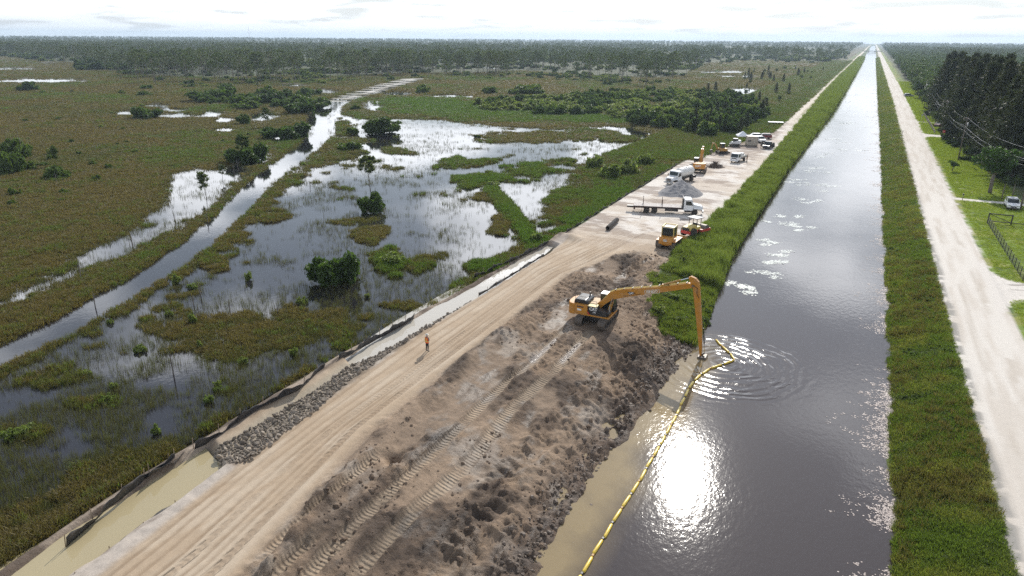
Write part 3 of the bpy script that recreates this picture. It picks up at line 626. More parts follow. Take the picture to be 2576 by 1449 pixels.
def finish(v, f, name, m, smooth=False):
    me = bpy.data.meshes.new(name); me.from_pydata(v, [], f); me.materials.append(m)
    if smooth: me.polygons.foreach_set('use_smooth', [True]*len(f))
    return me
def grass_clump(name, m, n, rad, h, wid, lean, seed):
    rs = random.Random(seed); v, f = [], []
    for i in range(n):
        a = rs.uniform(0, 6.283); r = rad*math.sqrt(rs.random()); bx, by = r*math.cos(a), r*math.sin(a)
        hh = h*rs.uniform(.55, 1.15); d = rs.uniform(0, 6.283) if rs.random() < .5 else a; ln = lean*rs.uniform(.2, 1.3)*hh
        dx, dy = math.cos(d)*ln, math.sin(d)*ln; t = rs.uniform(0, 6.283); wx_, wy_ = math.cos(t)*wid, math.sin(t)*wid
        k = len(v)
        v += [(bx-wx_, by-wy_, -.05), (bx+wx_, by+wy_, -.05), (bx+dx*.35-wx_*.8, by+dy*.35-wy_*.8, hh*.6), (bx+dx*.35+wx_*.8, by+dy*.35+wy_*.8, hh*.6), (bx+dx, by+dy, hh)]
        f += [(k, k+1, k+3, k+2), (k+2, k+3, k+4)]
    return finish(v, f, name, m)
def leaf_quads(centres, size, rs, v, f, up=.3, aspect=.6):
    for c in centres:
        n = Vector((rs.gauss(0, 1), rs.gauss(0, 1), rs.gauss(0, 1) + up)).normalized(); t = n.orthogonal(); t.rotate(Matrix.Rotation(rs.uniform(0, 6.283), 3, n)); b = n.cross(t)
        s = size*rs.uniform(.6, 1.35); k = len(v); c = Vector(c)
        v += [tuple(c - t*s), tuple(c + b*s*aspect + n*s*.15), tuple(c + t*s), tuple(c - b*s*aspect + n*s*.15)]; f.append((k, k+1, k+2, k+3))
def lobes_points(lobes, n, rs, shell=.55):
    out = []; wts = [l[3]*l[4]*l[5] for l in lobes]
    for l in rs.choices(lobes, wts, k=n):
        d = Vector((rs.gauss(0, 1), rs.gauss(0, 1), rs.gauss(0, 1))).normalized(); r = (shell + (1-shell)*rs.random())*rs.uniform(.85, 1.08)
        p = (l[0] + d.x*r*l[3], l[1] + d.y*r*l[4], l[2] + d.z*r*l[5])
        if p[2] > .05: out.append(p)
    return out
def shrub_mesh(seed, m, n=1500, leaf=.085, flat=.8, nl=9):   # unit: radius about 1, height about 1.5*flat
    rs = random.Random(seed); lobes = [(rs.uniform(-.15, .15), rs.uniform(-.15, .15), .42*flat, .58, .58, .45*flat)]
    for i in range(nl + 4):
        a = rs.uniform(0, 6.283); r = rs.uniform(.30, .88); s = rs.uniform(.15, .38)
        lobes.append((r*math.cos(a), r*math.sin(a), rs.uniform(.2, 1.12)*flat*(1.2-r*.7), s, s, s*rs.uniform(.6, 1.1)))
    v, f = [], []; leaf_quads(lobes_points(lobes, n, rs), leaf, rs, v, f)
    return finish(v, f, 'foliage', m)
def stem_mesh(seed, n=6, h=.8, r=.04, spread=.5):
    rs = random.Random(seed); b = MB()
    for i in range(n):
        a = rs.uniform(0, 6.283); s = spread*rs.uniform(.3, 1)
        b.tube([(0, 0, -.15), (.3*s*math.cos(a), .3*s*math.sin(a), h*.4), (s*math.cos(a), s*math.sin(a), h*rs.uniform(.7, 1))], [r, r*.7, r*.3], 5)
    return b.mesh('stem', M_BARK)
def pine_meshes(seed, h=15., crown0=.5, nb=26, needles=15, m=None, spread=3.2):
    rs = random.Random(seed); b = MB(); bend = [rs.uniform(-.4, .4), rs.uniform(-.4, .4)]
    P_ = lambda t: Vector((bend[0]*math.sin(t*2.2), bend[1]*math.sin(t*2.6), h*t))
    b.tube([P_(t) for t in (-.02, .25, .5, .75, .97)], [.19*h/15, .16*h/15, .13*h/15, .09*h/15, .03], 7)
    v, f = [], []
    for i in range(nb):
        t = crown0 + (1-crown0)*(i/(nb-1))**.8; a = i*2.4 + rs.uniform(-.5, .5); q = (t-crown0)/(1-crown0)
        ln = spread*h/15*(.55 + .6*math.sin(math.pi*min(1, q*.85+.15)))*rs.uniform(.6, 1.15)*(1.0 if q < .85 else .6)
        p0 = P_(t*.97); p1 = p0 + Vector((math.cos(a)*ln, math.sin(a)*ln, ln*rs.uniform(.15, .55))); b.tube([tuple(p0), tuple((p0+p1)/2 + Vector((0, 0, -.1))), tuple(p1)], [.045, .03, .015], 4)
        for k in range(rs.randint(2, 4)):
            c = p0.lerp(p1, rs.uniform(.55, 1.08)) + Vector((rs.gauss(0, .3), rs.gauss(0, .3), rs.gauss(0, .2)))
            for j in range(needles):
                d = Vector((rs.gauss(0, 1), rs.gauss(0, 1), rs.gauss(.45, .8))).normalized()*rs.uniform(.45, .85); s = d.orthogonal().normalized()*.10; kk = len(v)
                v += [tuple(c - s), tuple(c + s), tuple(c + d + s*.6), tuple(c + d - s*.6)]; f.append((kk, kk+1, kk+2, kk+3))
    return b.mesh('trunk', M_BARK, smooth=True), finish(v, f, 'crown', m or M_PINE)
def casu_meshes(seed, h=19., m=None):
    rs = random.Random(seed); b = MB(); b.tube([(0, 0, -.3), (.1, 0, h*.3), (0, .15, h*.7), (0, 0, h*.98)], [.28, .22, .12, .03], 7); v, f = [], []
    for i in range(150):
        t = .05 + .95*(i/149)**.9; a = i*2.399 + rs.uniform(-.4, .4); ln = (4.3*(1-t)**.7 + .3)*rs.uniform(.5, 1.25); z0 = h*t
        p0 = Vector((0, 0, z0)); p1 = Vector((math.cos(a)*ln, math.sin(a)*ln, z0 + ln*rs.uniform(.2, .9)))
        if i % 3 == 0: b.tube([tuple(p0), tuple(p1)], [.05, .015], 3)
        for k in range(int(6 + ln*6)):
            c = p0.lerp(p1, rs.uniform(.25, 1.05)); 
            for j in range(2):
                d = Vector((rs.gauss(0, .5)+math.cos(a)*.3, rs.gauss(0, .5)+math.sin(a)*.3, rs.gauss(.25, .6))).normalized()*rs.uniform(.5, 1.05); s = d.orthogonal().normalized(); s.rotate(Matrix.Rotation(rs.uniform(0, 6.28), 3, d.normalized())); s *= .11; kk = len(v)
                v += [tuple(c - s), tuple(c + s), tuple(c + d)]; f.append((kk, kk+1, kk+2))
    return b.mesh('trunk', M_BARK, smooth=True), finish(v, f, 'crown', m or M_CASU)
def broad_meshes(seed, h=10., m=None, n=1700, leaf=.24):
    rs = random.Random(seed); b = MB(); b.tube([(0, 0, -.3), (.15, .1, h*.3), (.1, -.1, h*.6)], [.25, .2, .1], 7); lobes = [(0, 0, h*.62, h*.25, h*.25, h*.24)]
    for i in range(11):
        a = i*2.4 + rs.uniform(-.4, .4); r = h*rs.uniform(.16, .34); s = h*rs.uniform(.09, .17); zz = h*rs.uniform(.42, .9)
        lobes.append((r*math.cos(a), r*math.sin(a), zz, s, s, s*.8)); b.tube([(.1, 0, h*.35), (r*.5*math.cos(a), r*.5*math.sin(a), zz*.8), (r*math.cos(a), r*math.sin(a), zz)], [.09, .06, .02], 4)
    v, f = [], []; leaf_quads(lobes_points(lobes, n, rs, .5), leaf, rs, v, f)
    return b.mesh('trunk', M_BARK, smooth=True), finish(v, f, 'crown', m or M_BROAD)
def palm_meshes(seed, h=6.):
    rs = random.Random(seed); b = MB(); b.tube([(0, 0, -.2), (.1, 0, h*.5), (0, .1, h)], [.2, .17, .15], 8); v, f = [], []
    for i in range(22):
        a = i*2.399; el = rs.uniform(-.5, 1.2); ln = rs.uniform(1.3, 1.9); d = Vector((math.cos(a)*math.cos(el), math.sin(a)*math.cos(el), math.sin(el)))
        s = Vector((-math.sin(a), math.cos(a), 0)); c = Vector((0, 0.1, h))
        for j in range(7):
            w = (j-3)/3; tip = c + d*ln*(1-.18*abs(w)) + s*w*ln*.55 + Vector((0, 0, -.25*abs(w)*ln)); base = c + d*ln*.45; k = len(v)
            v += [tuple(c + d*.1), tuple(base + s*(w*.25-.09)), tuple(tip), tuple(base + s*(w*.25+.09))]; f.append((k, k+1, k+2, k+3))
    return b.mesh('trunk', M_BARK, smooth=True), finish(v, f, 'crown', M_PALM)

# points carrying instances: only for stuff nobody could count
PROTO = bpy.data.collections.new('scatter_sources')
def scatter(name, protos, pts, scl, label, cat, tint=None, tilt=.12):
    n = len(pts); me = bpy.data.meshes.new(name); me.vertices.add(n); me.vertices.foreach_set('co', np.asarray(pts, np.float32).ravel())
    rot = np.stack([rng.normal(0, tilt, n), rng.normal(0, tilt, n), rng.uniform(0, 6.283, n)], 1).astype(np.float32)
    a = me.attributes.new('rot', 'FLOAT_VECTOR', 'POINT'); a.data.foreach_set('vector', rot.ravel())
    scl = np.asarray(scl, np.float32); scl = np.stack([scl]*3, 1) if scl.ndim == 1 else scl
    a = me.attributes.new('scl', 'FLOAT_VECTOR', 'POINT'); a.data.foreach_set('vector', scl.astype(np.float32).ravel())
    a = me.attributes.new('tint', 'FLOAT', 'POINT'); a.data.foreach_set('value', np.asarray(tint if tint is not None else rng.random(n), np.float32))
    coll = bpy.data.collections.new(name + '_source'); PROTO.children.link(coll)
    for i, pm in enumerate(protos): coll.objects.link(bpy.data.objects.new(f'{name}_source_{i}', pm))
    o = link(name, me); tag(o, label, cat, kind='stuff')
    ng = bpy.data.node_groups.new(name, 'GeometryNodeTree'); ng.interface.new_socket('Geometry', in_out='INPUT', socket_type='NodeSocketGeometry'); ng.interface.new_socket('Geometry', in_out='OUTPUT', socket_type='NodeSocketGeometry')
    N = ng.nodes.new; L = ng.links.new; gi, go = N('NodeGroupInput'), N('NodeGroupOutput')
    m2p = N('GeometryNodeMeshToPoints'); iop = N('GeometryNodeInstanceOnPoints'); ci = N('GeometryNodeCollectionInfo'); ci.inputs['Collection'].default_value = coll
    ci.inputs['Separate Children'].default_value = True; ci.inputs['Reset Children'].default_value = True; iop.inputs['Pick Instance'].default_value = True
    ra_, sa_ = N('GeometryNodeInputNamedAttribute'), N('GeometryNodeInputNamedAttribute')
    for q, nm in ((ra_, 'rot'), (sa_, 'scl')): q.data_type = 'FLOAT_VECTOR'; q.inputs['Name'].default_value = nm
    e2r = N('FunctionNodeEulerToRotation'); L(ra_.outputs[0], e2r.inputs[0])
    L(gi.outputs[0], m2p.inputs['Mesh']); L(m2p.outputs[0], iop.inputs['Points']); L(ci.outputs[0], iop.inputs['Instance']); L(e2r.outputs[0], iop.inputs['Rotation']); L(sa_.outputs[0], iop.inputs['Scale'])
    rv = N('FunctionNodeRandomValue'); rv.data_type = 'INT'; rv.inputs[4].default_value = 0; rv.inputs[5].default_value = len(protos) - 1; L(rv.outputs[2], iop.inputs['Instance Index'])
    L(iop.outputs[0], go.inputs[0]); md = o.modifiers.new('scatter', 'NODES'); md.node_group = ng
    return o
def in_view(x, y, zz=0., mx=90, my=60):      # keep what the photograph, or a step beside it, can see
    d = np.stack([x, y, np.zeros_like(x) + zz - H], 1); f = d @ np.array(FW); px = PW/2 + FPX*(d @ np.array(RT))/f; py = PH/2 - FPX*(d @ np.array(UP))/f
    return (f > 1) & (px > -mx) & (px < PW + mx) & (py < PH + my)
# ---- marsh grass and reeds
def polar_pts(n, d0, d1, a0=-52, a1=66):     # more points per area near the camera
    u = rng.random(n); d = d0*(d1/d0)**u; a = np.radians(rng.uniform(-a1, -a0, n) * 1.0)
    return d*np.sin(a), d*np.cos(a), d
sed = [grass_clump('sedge_clump', M_SEDGE, 26, .42, .62, .028, .45, s) for s in (1, 2, 3)]
gre = [grass_clump('grass_clump', M_GREEN, 30, .40, .66, .026, .40, s) for s in (4, 5, 6)]
ree = [grass_clump('reed_clump', M_REED, 7, .5, .75, .011, .22, s) for s in (7, 8, 9)]
px_, py_, d_ = polar_pts(640000, 30, 1500, 3, 78)
k = (px_ < fence_x(py_) - .75 - .5*(py_ < 60)) & in_view(px_, py_, ML); px_, py_, d_ = px_[k], py_[k], d_[k]
cv, gn, dc = marsh(px_, py_); zz = ground_height(px_, py_); fwp = forest_w(px_, py_)
keep = rng.random(len(px_)) < np.clip(cv*1.2 - .12, 0, 1)*np.clip(1.2 - d_/1500, .3, 1); keep &= (cv > .32) & (fwp < 40)
isg = gn + rng.normal(0, .20, len(gn)) + (fbm(px_, py_, 2.5, 3, 15)-.5)*.7 > .56
sc = (.55 + .75*rng.random(len(px_)))*np.clip(d_/95, 1, 3.6)
for nm, pr_, mk, lab in (('marsh_sedge', sed, keep & ~isg, 'brown and olive sedge covering the flooded marsh'), ('marsh_grass', gre, keep & isg, 'fresh green grass on the marsh islands and margins')):
    s3 = np.stack([sc, sc, (.5 + .5*rng.random(len(sc)))*np.clip(d_/260, 1, 1.35)*(.8 if nm == 'marsh_sedge' else 1.0)], 1)
    scatter(nm, pr_, np.stack([px_, py_, np.maximum(zz, ML-.1)], 1)[mk], s3[mk], lab, 'grass', tint=np.clip(.1 + gn[mk]*.8 + rng.normal(0, .25, mk.sum()) + (fbm(px_[mk], py_[mk], 7, 4, 16)-.5)*1.1 + (fbm(px_[mk], py_[mk], 34, 3, 18)-.5)*1.5, 0, 1))
kr = (cv < .42) & (dc > 2.4) & (d_ < 330); kr &= rng.random(len(px_)) < np.maximum(.75*sst(.14, .36, cv)*np.clip(1.3 - d_/230, 0, 1), np.maximum((.02 + .27*sst(.44, .68, fbm(px_, py_, 9, 3, 14))), sst(95, 60, d_)*.55*sst(.36, .55, fbm(px_, py_, 5, 3, 17)))*np.clip(1.2 - d_/300, .15, 1))
scatter('marsh_reeds', ree, np.stack([px_, py_, np.full(len(px_), ML-.05)], 1)[kr], np.stack([np.clip(d_/90, .8, 2.2)]*2 + [(.45 + .6*rng.random(len(px_)))], 1)[kr], 'thin reeds standing in the open marsh water', 'reeds')
# ---- canal banks
bnk = [grass_clump('bank_clump', M_BANK, 26, .36, .42, .022, .6, s) for s in (11, 12, 13)]
tall = [grass_clump('bank_reed_clump', M_BREED, 30, .4, 1.15, .022, .35, s) for s in (14, 15)]
def strip_pts(n, y0, y1, fa, fb):
    yy = y0*(y1/y0)**rng.random(n); t = rng.random(n); return fa(yy) + (fb(yy) - fa(yy))*t, yy, t
bx, by, bt = strip_pts(60000, 16, 1500, lambda q: shore_r(q) - .15, lambda q: 11.75 + q*0); bz = ground_height(bx, by)
kk = in_view(bx, by, -1, 200, 700) & (bz > WL - .15); n_ = fbm(bx, by, 1.5, 4, 61)
s_ = (.7 + .7*rng.random(len(bx)))*np.clip(by/110, .85, 3.2)
scatter('bank_grass', bnk, np.stack([bx, by, bz], 1)[kk], np.stack([s_, s_, (.35 + .4*rng.random(len(s_)))*(.3 + 1.5*fbm(bx, by, 2.6, 3, 64))*np.clip(by/200, 1, 1.9)], 1)[kk], 'rough olive grass covering the canal bank by the gravel road', 'grass', tint=np.clip((n_[kk]-.37)*2.4 + (fbm(bx[kk], by[kk], 6, 3, 63)-.5)*1.8 + rng.normal(0, .25, kk.sum()), 0, 1))
wx2, wy2, wt2 = strip_pts(5200, 32, 700, lambda q: shore_r(q) + .1, lambda q: 11.8 + q*0); wz2 = ground_height(wx2, wy2); wk2 = in_view(wx2, wy2, -1) & (rng.random(5200) < sst(.42, .62, fbm(wx2, wy2, 5, 4, 60)))
scatter('bank_weeds', sed, np.stack([wx2, wy2, wz2], 1)[wk2], np.stack([(.5 + .5*rng.random(5200))*np.clip(wy2/120, .9, 2.6)]*2 + [.45 + .6*rng.random(5200)], 1)[wk2], 'brown dead tufts among the grass of the canal bank by the gravel road', 'weeds', tint=rng.random(wk2.sum())*.7)
bx, by, bt = strip_pts(46000, 66, 1500, lambda q: bank_l(q) - .5, lambda q: shore_l(q) + .1); bz = ground_height(bx, by)
kk = in_view(bx, by, -1) & (bz > WL - .2) & ((bt > .1) | (fbm(bx, by, 1.6, 3, 65) > .5)) & ((by > 73) | (rng.random(len(bx)) < .55)); s_ = (.7 + .7*rng.random(len(bx)))*np.clip(by/120, .9, 3.2)
hi = sst(.2, .9, bt)*(.55 + .9*fbm(bx, by, 5, 3, 66)); isr = (rng.random(len(bx)) < .55) & (by > 84)
for nm, pr_, mk, lab in (('bank_grass', bnk, kk & ~isr, 'lush green grass on the canal bank beside the haul road'), ('bank_reeds', tall, kk & isr, 'tall green reeds along the canal edge below the haul road')):
    scatter(nm, pr_, np.stack([bx, by, bz], 1)[mk], np.stack([s_, s_, (.6 + .5*rng.random(len(s_)))*(.2 + 1.0*fbm(bx, by, 3.2, 3, 62) + hi)*np.clip(by/220, 1, 1.8)], 1)[mk], lab, 'grass' if nm == 'bank_grass' else 'reeds', tint=np.clip(rng.normal(.25 if nm == 'bank_grass' else .5, .25, mk.sum()), 0, 1))
# ---- lawn and verges
lx, ly, lt = strip_pts(36000, 40, 600, lambda q: 18.5 + q*.004, lambda q: 26 + q*.02); dmask = np.ones(len(lx), bool)
for dy, x0, x1, hw in DRIVES: dmask &= np.abs(ly - dy) > hw + 3.0*np.exp(-(lx-18.5)/1.7)*(hw > 2)
dmask &= in_view(lx, ly, 0, 500, 500); s_ = (.45 + .4*rng.random(len(lx)))*np.clip(ly/130, .8, 3)
scatter('lawn_grass', [grass_clump('lawn_clump', M_LAWN, 22, .4, .2, .02, .6, s) for s in (16, 17)], np.stack([lx, ly, ground_height(lx, ly)], 1)[dmask], s_[dmask], 'mown bright green lawn grass along the gravel road', 'grass', tint=np.clip(rng.normal(.7, .2, dmask.sum()), 0, 1))
vx, vy, vt = strip_pts(30000, 172, 1200, lambda q: np.maximum(fence_x(q), -60) - 22, lambda q: road_a(q) - .5); vz = ground_height(vx, vy); kk = in_view(vx, vy, 0) & (forest_w(vx, vy) < 60)
s_ = (.8 + .8*rng.random(len(vx)))*np.clip(vy/150, 1, 3); vn_ = fbm(vx, vy, 14, 3, 67)
scatter('verge_grass', gre + sed[:1], np.stack([vx, vy, np.maximum(vz, ML)], 1)[kk], np.stack([s_, s_, .5 + .6*rng.random(len(s_))], 1)[kk], 'mixed green and brown grass on the verge beside the haul road', 'grass', tint=np.clip(vn_[kk]*1.2-.1, 0, 1))

# ---- shrubs
SHRUBS = {'dark': [shrub_mesh(s, M_DARK, 2600, .075, .95, 11) for s in (21, 22, 23)], 'green': [shrub_mesh(s, M_SHRUB, 1900, .085, .8) for s in (24, 25, 26)], 'willow': [shrub_mesh(s, M_WILLOW, 1200, .095, .95, 10) for s in (27, 28, 29, 30)]}
STEM = stem_mesh(3)
def shrub(px, base, w, h, kind, label, group=None, z=ML, name='shrub'):
    c = G(px, base, z); d = math.hypot(c[0], c[1], H); r = w*d/FPX/2; hh = h*d/FPX/1.2
    dep = H/d; o = empty(name, (c[0], c[1] + r*.6, z - .05), rng.uniform(0, 6.28), label, 'shrub', group)
    me = SHRUBS[kind][rng.integers(len(SHRUBS[kind]))]; a = link('foliage', me, o); a.scale = (r, r, max(hh - dep*r*.5, r*.45))
    b = link('stem', STEM, o); b.scale = (r, r, hh*.6); return o
shrub(822, 722, 124, 104, 'dark', 'large dark round shrub standing in open marsh water beside the settling ditch')
shrub(926, 540, 72, 62, 'dark', 'dark round shrub on a short stem below the lone pine in open water')
for a, lab in (((603,412,92,54), 'dark shrub clump with a small pine growing out of it beside the flooded trail'), ((700,352,108,46), 'wide dark shrub clump on the sedge just before the bend of the flooded trail'),
          ((735,288,74,40), 'dark shrub clump at the foot of the long thicket beside the flooded trail'), ((935,340,112,50), 'widest dark shrub clump rising from open water before the fresh green sward'),
          ((510,257,112,40), 'long dark shrub clump joining the thicket across the flooded trail'), ((350,301,62,34), 'lone dark shrub clump among the small pools of the sedge meadow'), ((608,314,32,28), 'small dark shrub ball between two pools beside the flooded trail')):
    shrub(*a, 'dark', lab)
for a in ((880,338,38,26),(855,380,72,30),(600,278,62,28),(1058,236,40,28),(1225,238,46,30),(1322,240,86,40),(1290,240,40,24),(1197,347,18,12),(60,230,38,26),(352,243,32,16),(357,226,34,16),(300,237,15,12),(520,262,60,25),(560,225,36,18),(470,222,26,14),(885,278,30,18),(120,146,30,12),(75,150,50,14),(655,338,26,16),(560,262,40,22)):
    shrub(*a, 'green', 'low rounded green shrub scattered on the open marsh', 'low shrubs of the open marsh')
for i in range(14):
    px, bs = 590 + i*15 + rng.uniform(-9, 9), 262 + rng.uniform(-22, 14); shrub(px, bs, rng.uniform(45, 75), rng.uniform(24, 36), 'green' if i % 2 else 'dark', 'shrub of the thicket along the far side of the flooded trail', 'thicket along the flooded trail')
for i in range(26):
    px, bs = 190 + i*10.5 + rng.uniform(-9, 9), 176 + rng.uniform(-12, 2); shrub(px, bs, rng.uniform(24, 46), rng.uniform(14, 24), 'dark' if i % 3 else 'green', 'shrub of the dark thicket in front of the pine wood', 'dark thicket before the pine wood')
for a in ((35,402,55,52),(10,440,60,70),(125,452,48,38),(60,430,30,25),(98,420,28,14),(5,388,40,40)): shrub(*a, 'green', 'loose green shrub with pale twigs at the edge of the brown sedge meadow', 'shrubs of the brown meadow')
for i in range(46):
    px, bs = rng.uniform(20, 640), rng.uniform(215, 520)
    cc = G(px, bs, ML)
    if marsh(np.array([cc[0]]), np.array([cc[1]]))[0][0] < .5: continue
    w = rng.uniform(6, 17)*(bs/330); shrub(px, bs, w, w*rng.uniform(.6, 1.1), 'green' if rng.random() < .7 else 'willow', 'small lone bush poking out of the sedge meadow', 'small bushes of the sedge meadow')
for (px, bs, w, h) in ((975,668,70,38),(1490,425,50,40),(1530,450,70,40),(1575,440,60,40),(1340,610,40,34),(1620,415,50,34),(1240,470,40,16)): shrub(px, bs, w, h, 'willow', 'pale green leafy shrub among the wet grass by the silt fence', 'pale shrubs by the silt fence')
for i in range(26):
    px, bs = rng.uniform(30, 980), rng.uniform(690, 1120)
    cc = G(px, bs, ML)
    if cc[0] > fence_x(cc[1]) - 1.5 or sdf(np.array([cc[0]]), np.array([cc[1]]), CHAN[:2] + CHAN[2:])[0] > 1e9: continue
    if float(segdist(np.array([cc[0]]), np.array([cc[1]]), CHAN)[0]) < 4: continue
    shrub(px, bs, rng.uniform(14, 30), rng.uniform(14, 30), 'willow', 'small yellow green sprig bush in the flooded sedge', 'sprig bushes in the flooded sedge')
for a in ((50,1095,44,30),(15,1110,40,30)): shrub(*a, 'willow', 'leafy bright shrub at the dark corner of the flooded marsh', 'bright shrubs in the dark corner')
# willow thicket in the middle distance
TH = [(1190,272),(1240,256),(1330,252),(1560,238),(1680,232),(1770,236),(1890,258),(1925,290),(1880,318),(1830,345),(1780,352),(1700,334),(1610,318),(1570,300),(1440,292),(1330,288),(1230,280)]
THG = P(TH); bbx = [min(p[i] for p in THG) for i in (0, 1)] + [max(p[i] for p in THG) for i in (0, 1)]
cnt = 0; cand = np.stack([rng.uniform(bbx[0], bbx[2], 9000), rng.uniform(bbx[1], bbx[3], 9000)], 1); cand = cand[inpoly(cand[:, 0], cand[:, 1], THG)]
placed = []
for cx, cy in cand:
    if any((cx-a)**2 + (cy-b)**2 < 3.9**2 for a, b in placed): continue
    placed.append((cx, cy))
    if len(placed) >= 285: break
for cx, cy in placed:
    edge = float(sdf(np.array([cx]), np.array([cy]), THG)[0]); dk = rng.random() < (.5 if edge < 6 or cx > -58 else .12) or fbm(np.array([cx]), np.array([cy]), 28, 2, 68)[0] > .62
    kd = ('dark' if rng.random() < .6 else 'green') if dk else 'willow'
    lab = {'dark': 'dark green bush of the dense thicket behind the open marsh water', 'green': 'mid green bush of the dense thicket behind the open marsh water', 'willow': 'pale willow bush of the dense thicket behind the open marsh water'}[kd]
    o = empty('willow_bush' if kd == 'willow' else 'thicket_bush', (cx, cy, ML - .05), rng.uniform(0, 6.28), lab, 'bush', 'bushes of the marsh thicket')
    r = rng.uniform(2.8, 4.3); hh = rng.uniform(2.2, 3.4)*(1.3 if dk else 1.0)*(1.2 if cx > -70 else 1)
    a = link('foliage', SHRUBS[kd][rng.integers(len(SHRUBS[kd]))], o); a.scale = (r, r, hh); b = link('stem', STEM, o); b.scale = (r, r, hh)

bx, by, bt = strip_pts(2600, 70, 900, lambda q: bank_l(q) + .3, lambda q: shore_l(q) - .1); bz = ground_height(bx, by); kk = in_view(bx, by, -1) & (bz > WL - .1) & (rng.random(2600) < sst(.35, .6, fbm(bx, by, 4, 3, 69)))
scatter('bank_bushes', [SHRUBS['green'][0], SHRUBS['willow'][1], SHRUBS['green'][2], SHRUBS['willow'][2]], np.stack([bx, by, bz - .05], 1)[kk], np.stack([(.45 + .5*rng.random(2600))*np.clip(by/200, 1, 2)]*2 + [(.35 + .5*rng.random(2600))*np.clip(by/260, 1, 1.6)], 1)[kk], 'low leafy bushes tangled in the lush canal bank beside the haul road', 'bushes', tilt=.15)
bx, by, bt = strip_pts(900, 34, 700, lambda q: shore_r(q) + .2, lambda q: 11.2 + q*0); bz = ground_height(bx, by); kk = in_view(bx, by, -1) & (rng.random(900) < sst(.45, .65, fbm(bx, by, 3, 3, 70)))
scatter('bank_bushes', [SHRUBS['green'][0], SHRUBS['green'][2]], np.stack([bx, by, bz - .05], 1)[kk], np.stack([(.25 + .3*rng.random(900))*np.clip(by/150, 1, 2)]*2 + [(.2 + .25*rng.random(900))*np.clip(by/200, 1, 1.6)], 1)[kk], 'low dark weeds dotting the canal bank by the gravel road', 'weeds', tilt=.15)
# ---- trees
def tree(name, meshes, loc, s, label, cat, group=None, sz=None):
    o = empty(name, loc, rng.uniform(0, 6.28), label, cat, group); o.scale = (s, s, sz or s)
    link('trunk', meshes[0], o); link('crown', meshes[1], o); return o
PINES = [pine_meshes(s, 15, c0, nb, 11) for s, c0, nb in ((41, .48, 26), (42, .55, 22), (43, .42, 28), (44, .6, 20), (45, .5, 24))]
THIN = [pine_meshes(s, 6, .45, 12, 14, spread=2.2) for s in (46, 47)]
CASU = [casu_meshes(s) for s in (51, 52, 53, 54)]
BROAD = [broad_meshes(s) for s in (61, 62, 63, 64)]
YARD = broad_meshes(65, 6.5, leaf_mat('yard_leaf', (.05,.10,.018), (.07,.12,.02), .35), 3200, .13)
PALMS = [palm_meshes(s) for s in (71, 72)]
def tree_px(name, meshes, px, base, hpx, h0, label, cat='tree', group=None, z=ML):
    c = G(px, base, z); d = math.hypot(c[0], c[1], H); return tree(name, meshes, (c[0], c[1], z), hpx*d/FPX/h0, label, cat, group)
tree_px('pine_tree', pine_meshes(48, 9, .58, 16, 30, spread=3.4), 933, 486, 88, 9, 'lone young pine with a loose round crown standing in open marsh water', 'tree')
tree_px('pine_tree', pine_meshes(49, 7, .45, 16, 26, spread=3.8), 617, 408, 58, 7, 'small pine leaning out of the dark shrub beside the flooded trail')
for px, bs, h in ((520,500,58),(672,322,44),(560,455,36),(145,420,40)): tree_px('pine_sapling', THIN[px % 2], px, bs, h, 6, 'thin young pine sapling with a small tuft of needles in the wet meadow', 'tree', 'pine saplings in the wet meadow')
for px, bs, h in ((690,222,26),(710,218,20),(730,222,24),(650,236,26),(578,232,20),(1760,158,14),(1782,160,14)): tree_px('palm_tree', PALMS[px % 2], px, bs, h, 7, 'cabbage palm with a round head rising above the marsh thicket', 'palm', 'cabbage palms above the thicket')
def snag(px, bs, hpx, z=ML):
    c = G(px, bs, z); d = math.hypot(c[0], c[1], H); h = hpx*d/FPX; b = MB(); t = rng.normal(0, .04, 2)
    b.tube([(0, 0, -.4), (t[0]*h*.5, t[1]*h*.5, h*.5), (t[0]*h, t[1]*h, h)], [.07, .055, .025], 6)
    for q in (.55, .7, .82):
        a = rng.uniform(0, 6.28); b.tube([(t[0]*h*q, t[1]*h*q, h*q), (t[0]*h*q + math.cos(a)*.35, t[1]*h*q + math.sin(a)*.35, h*q + .12)], [.025, .01], 4)
    tag(b.build('dead_tree', M_DEAD, loc=(c[0], c[1], z)), 'bare dead trunk standing like a pole in the marsh', 'dead tree', 'bare dead trunks in the marsh')
for a in ((22,385,42),(62,400,62),(68,398,40),(143,462,22),(205,705,40),(240,775,36),(335,625,34),(505,745,32),(503,800,28),(580,790,38),(437,945,60),(523,560,24),(590,445,30),(600,430,26),(780,470,14),(441,560,30),(468,580,24),(1107,215,22),(1170,238,20),(488,770,26),(700,790,20),(1560,283,26)): snag(*a)
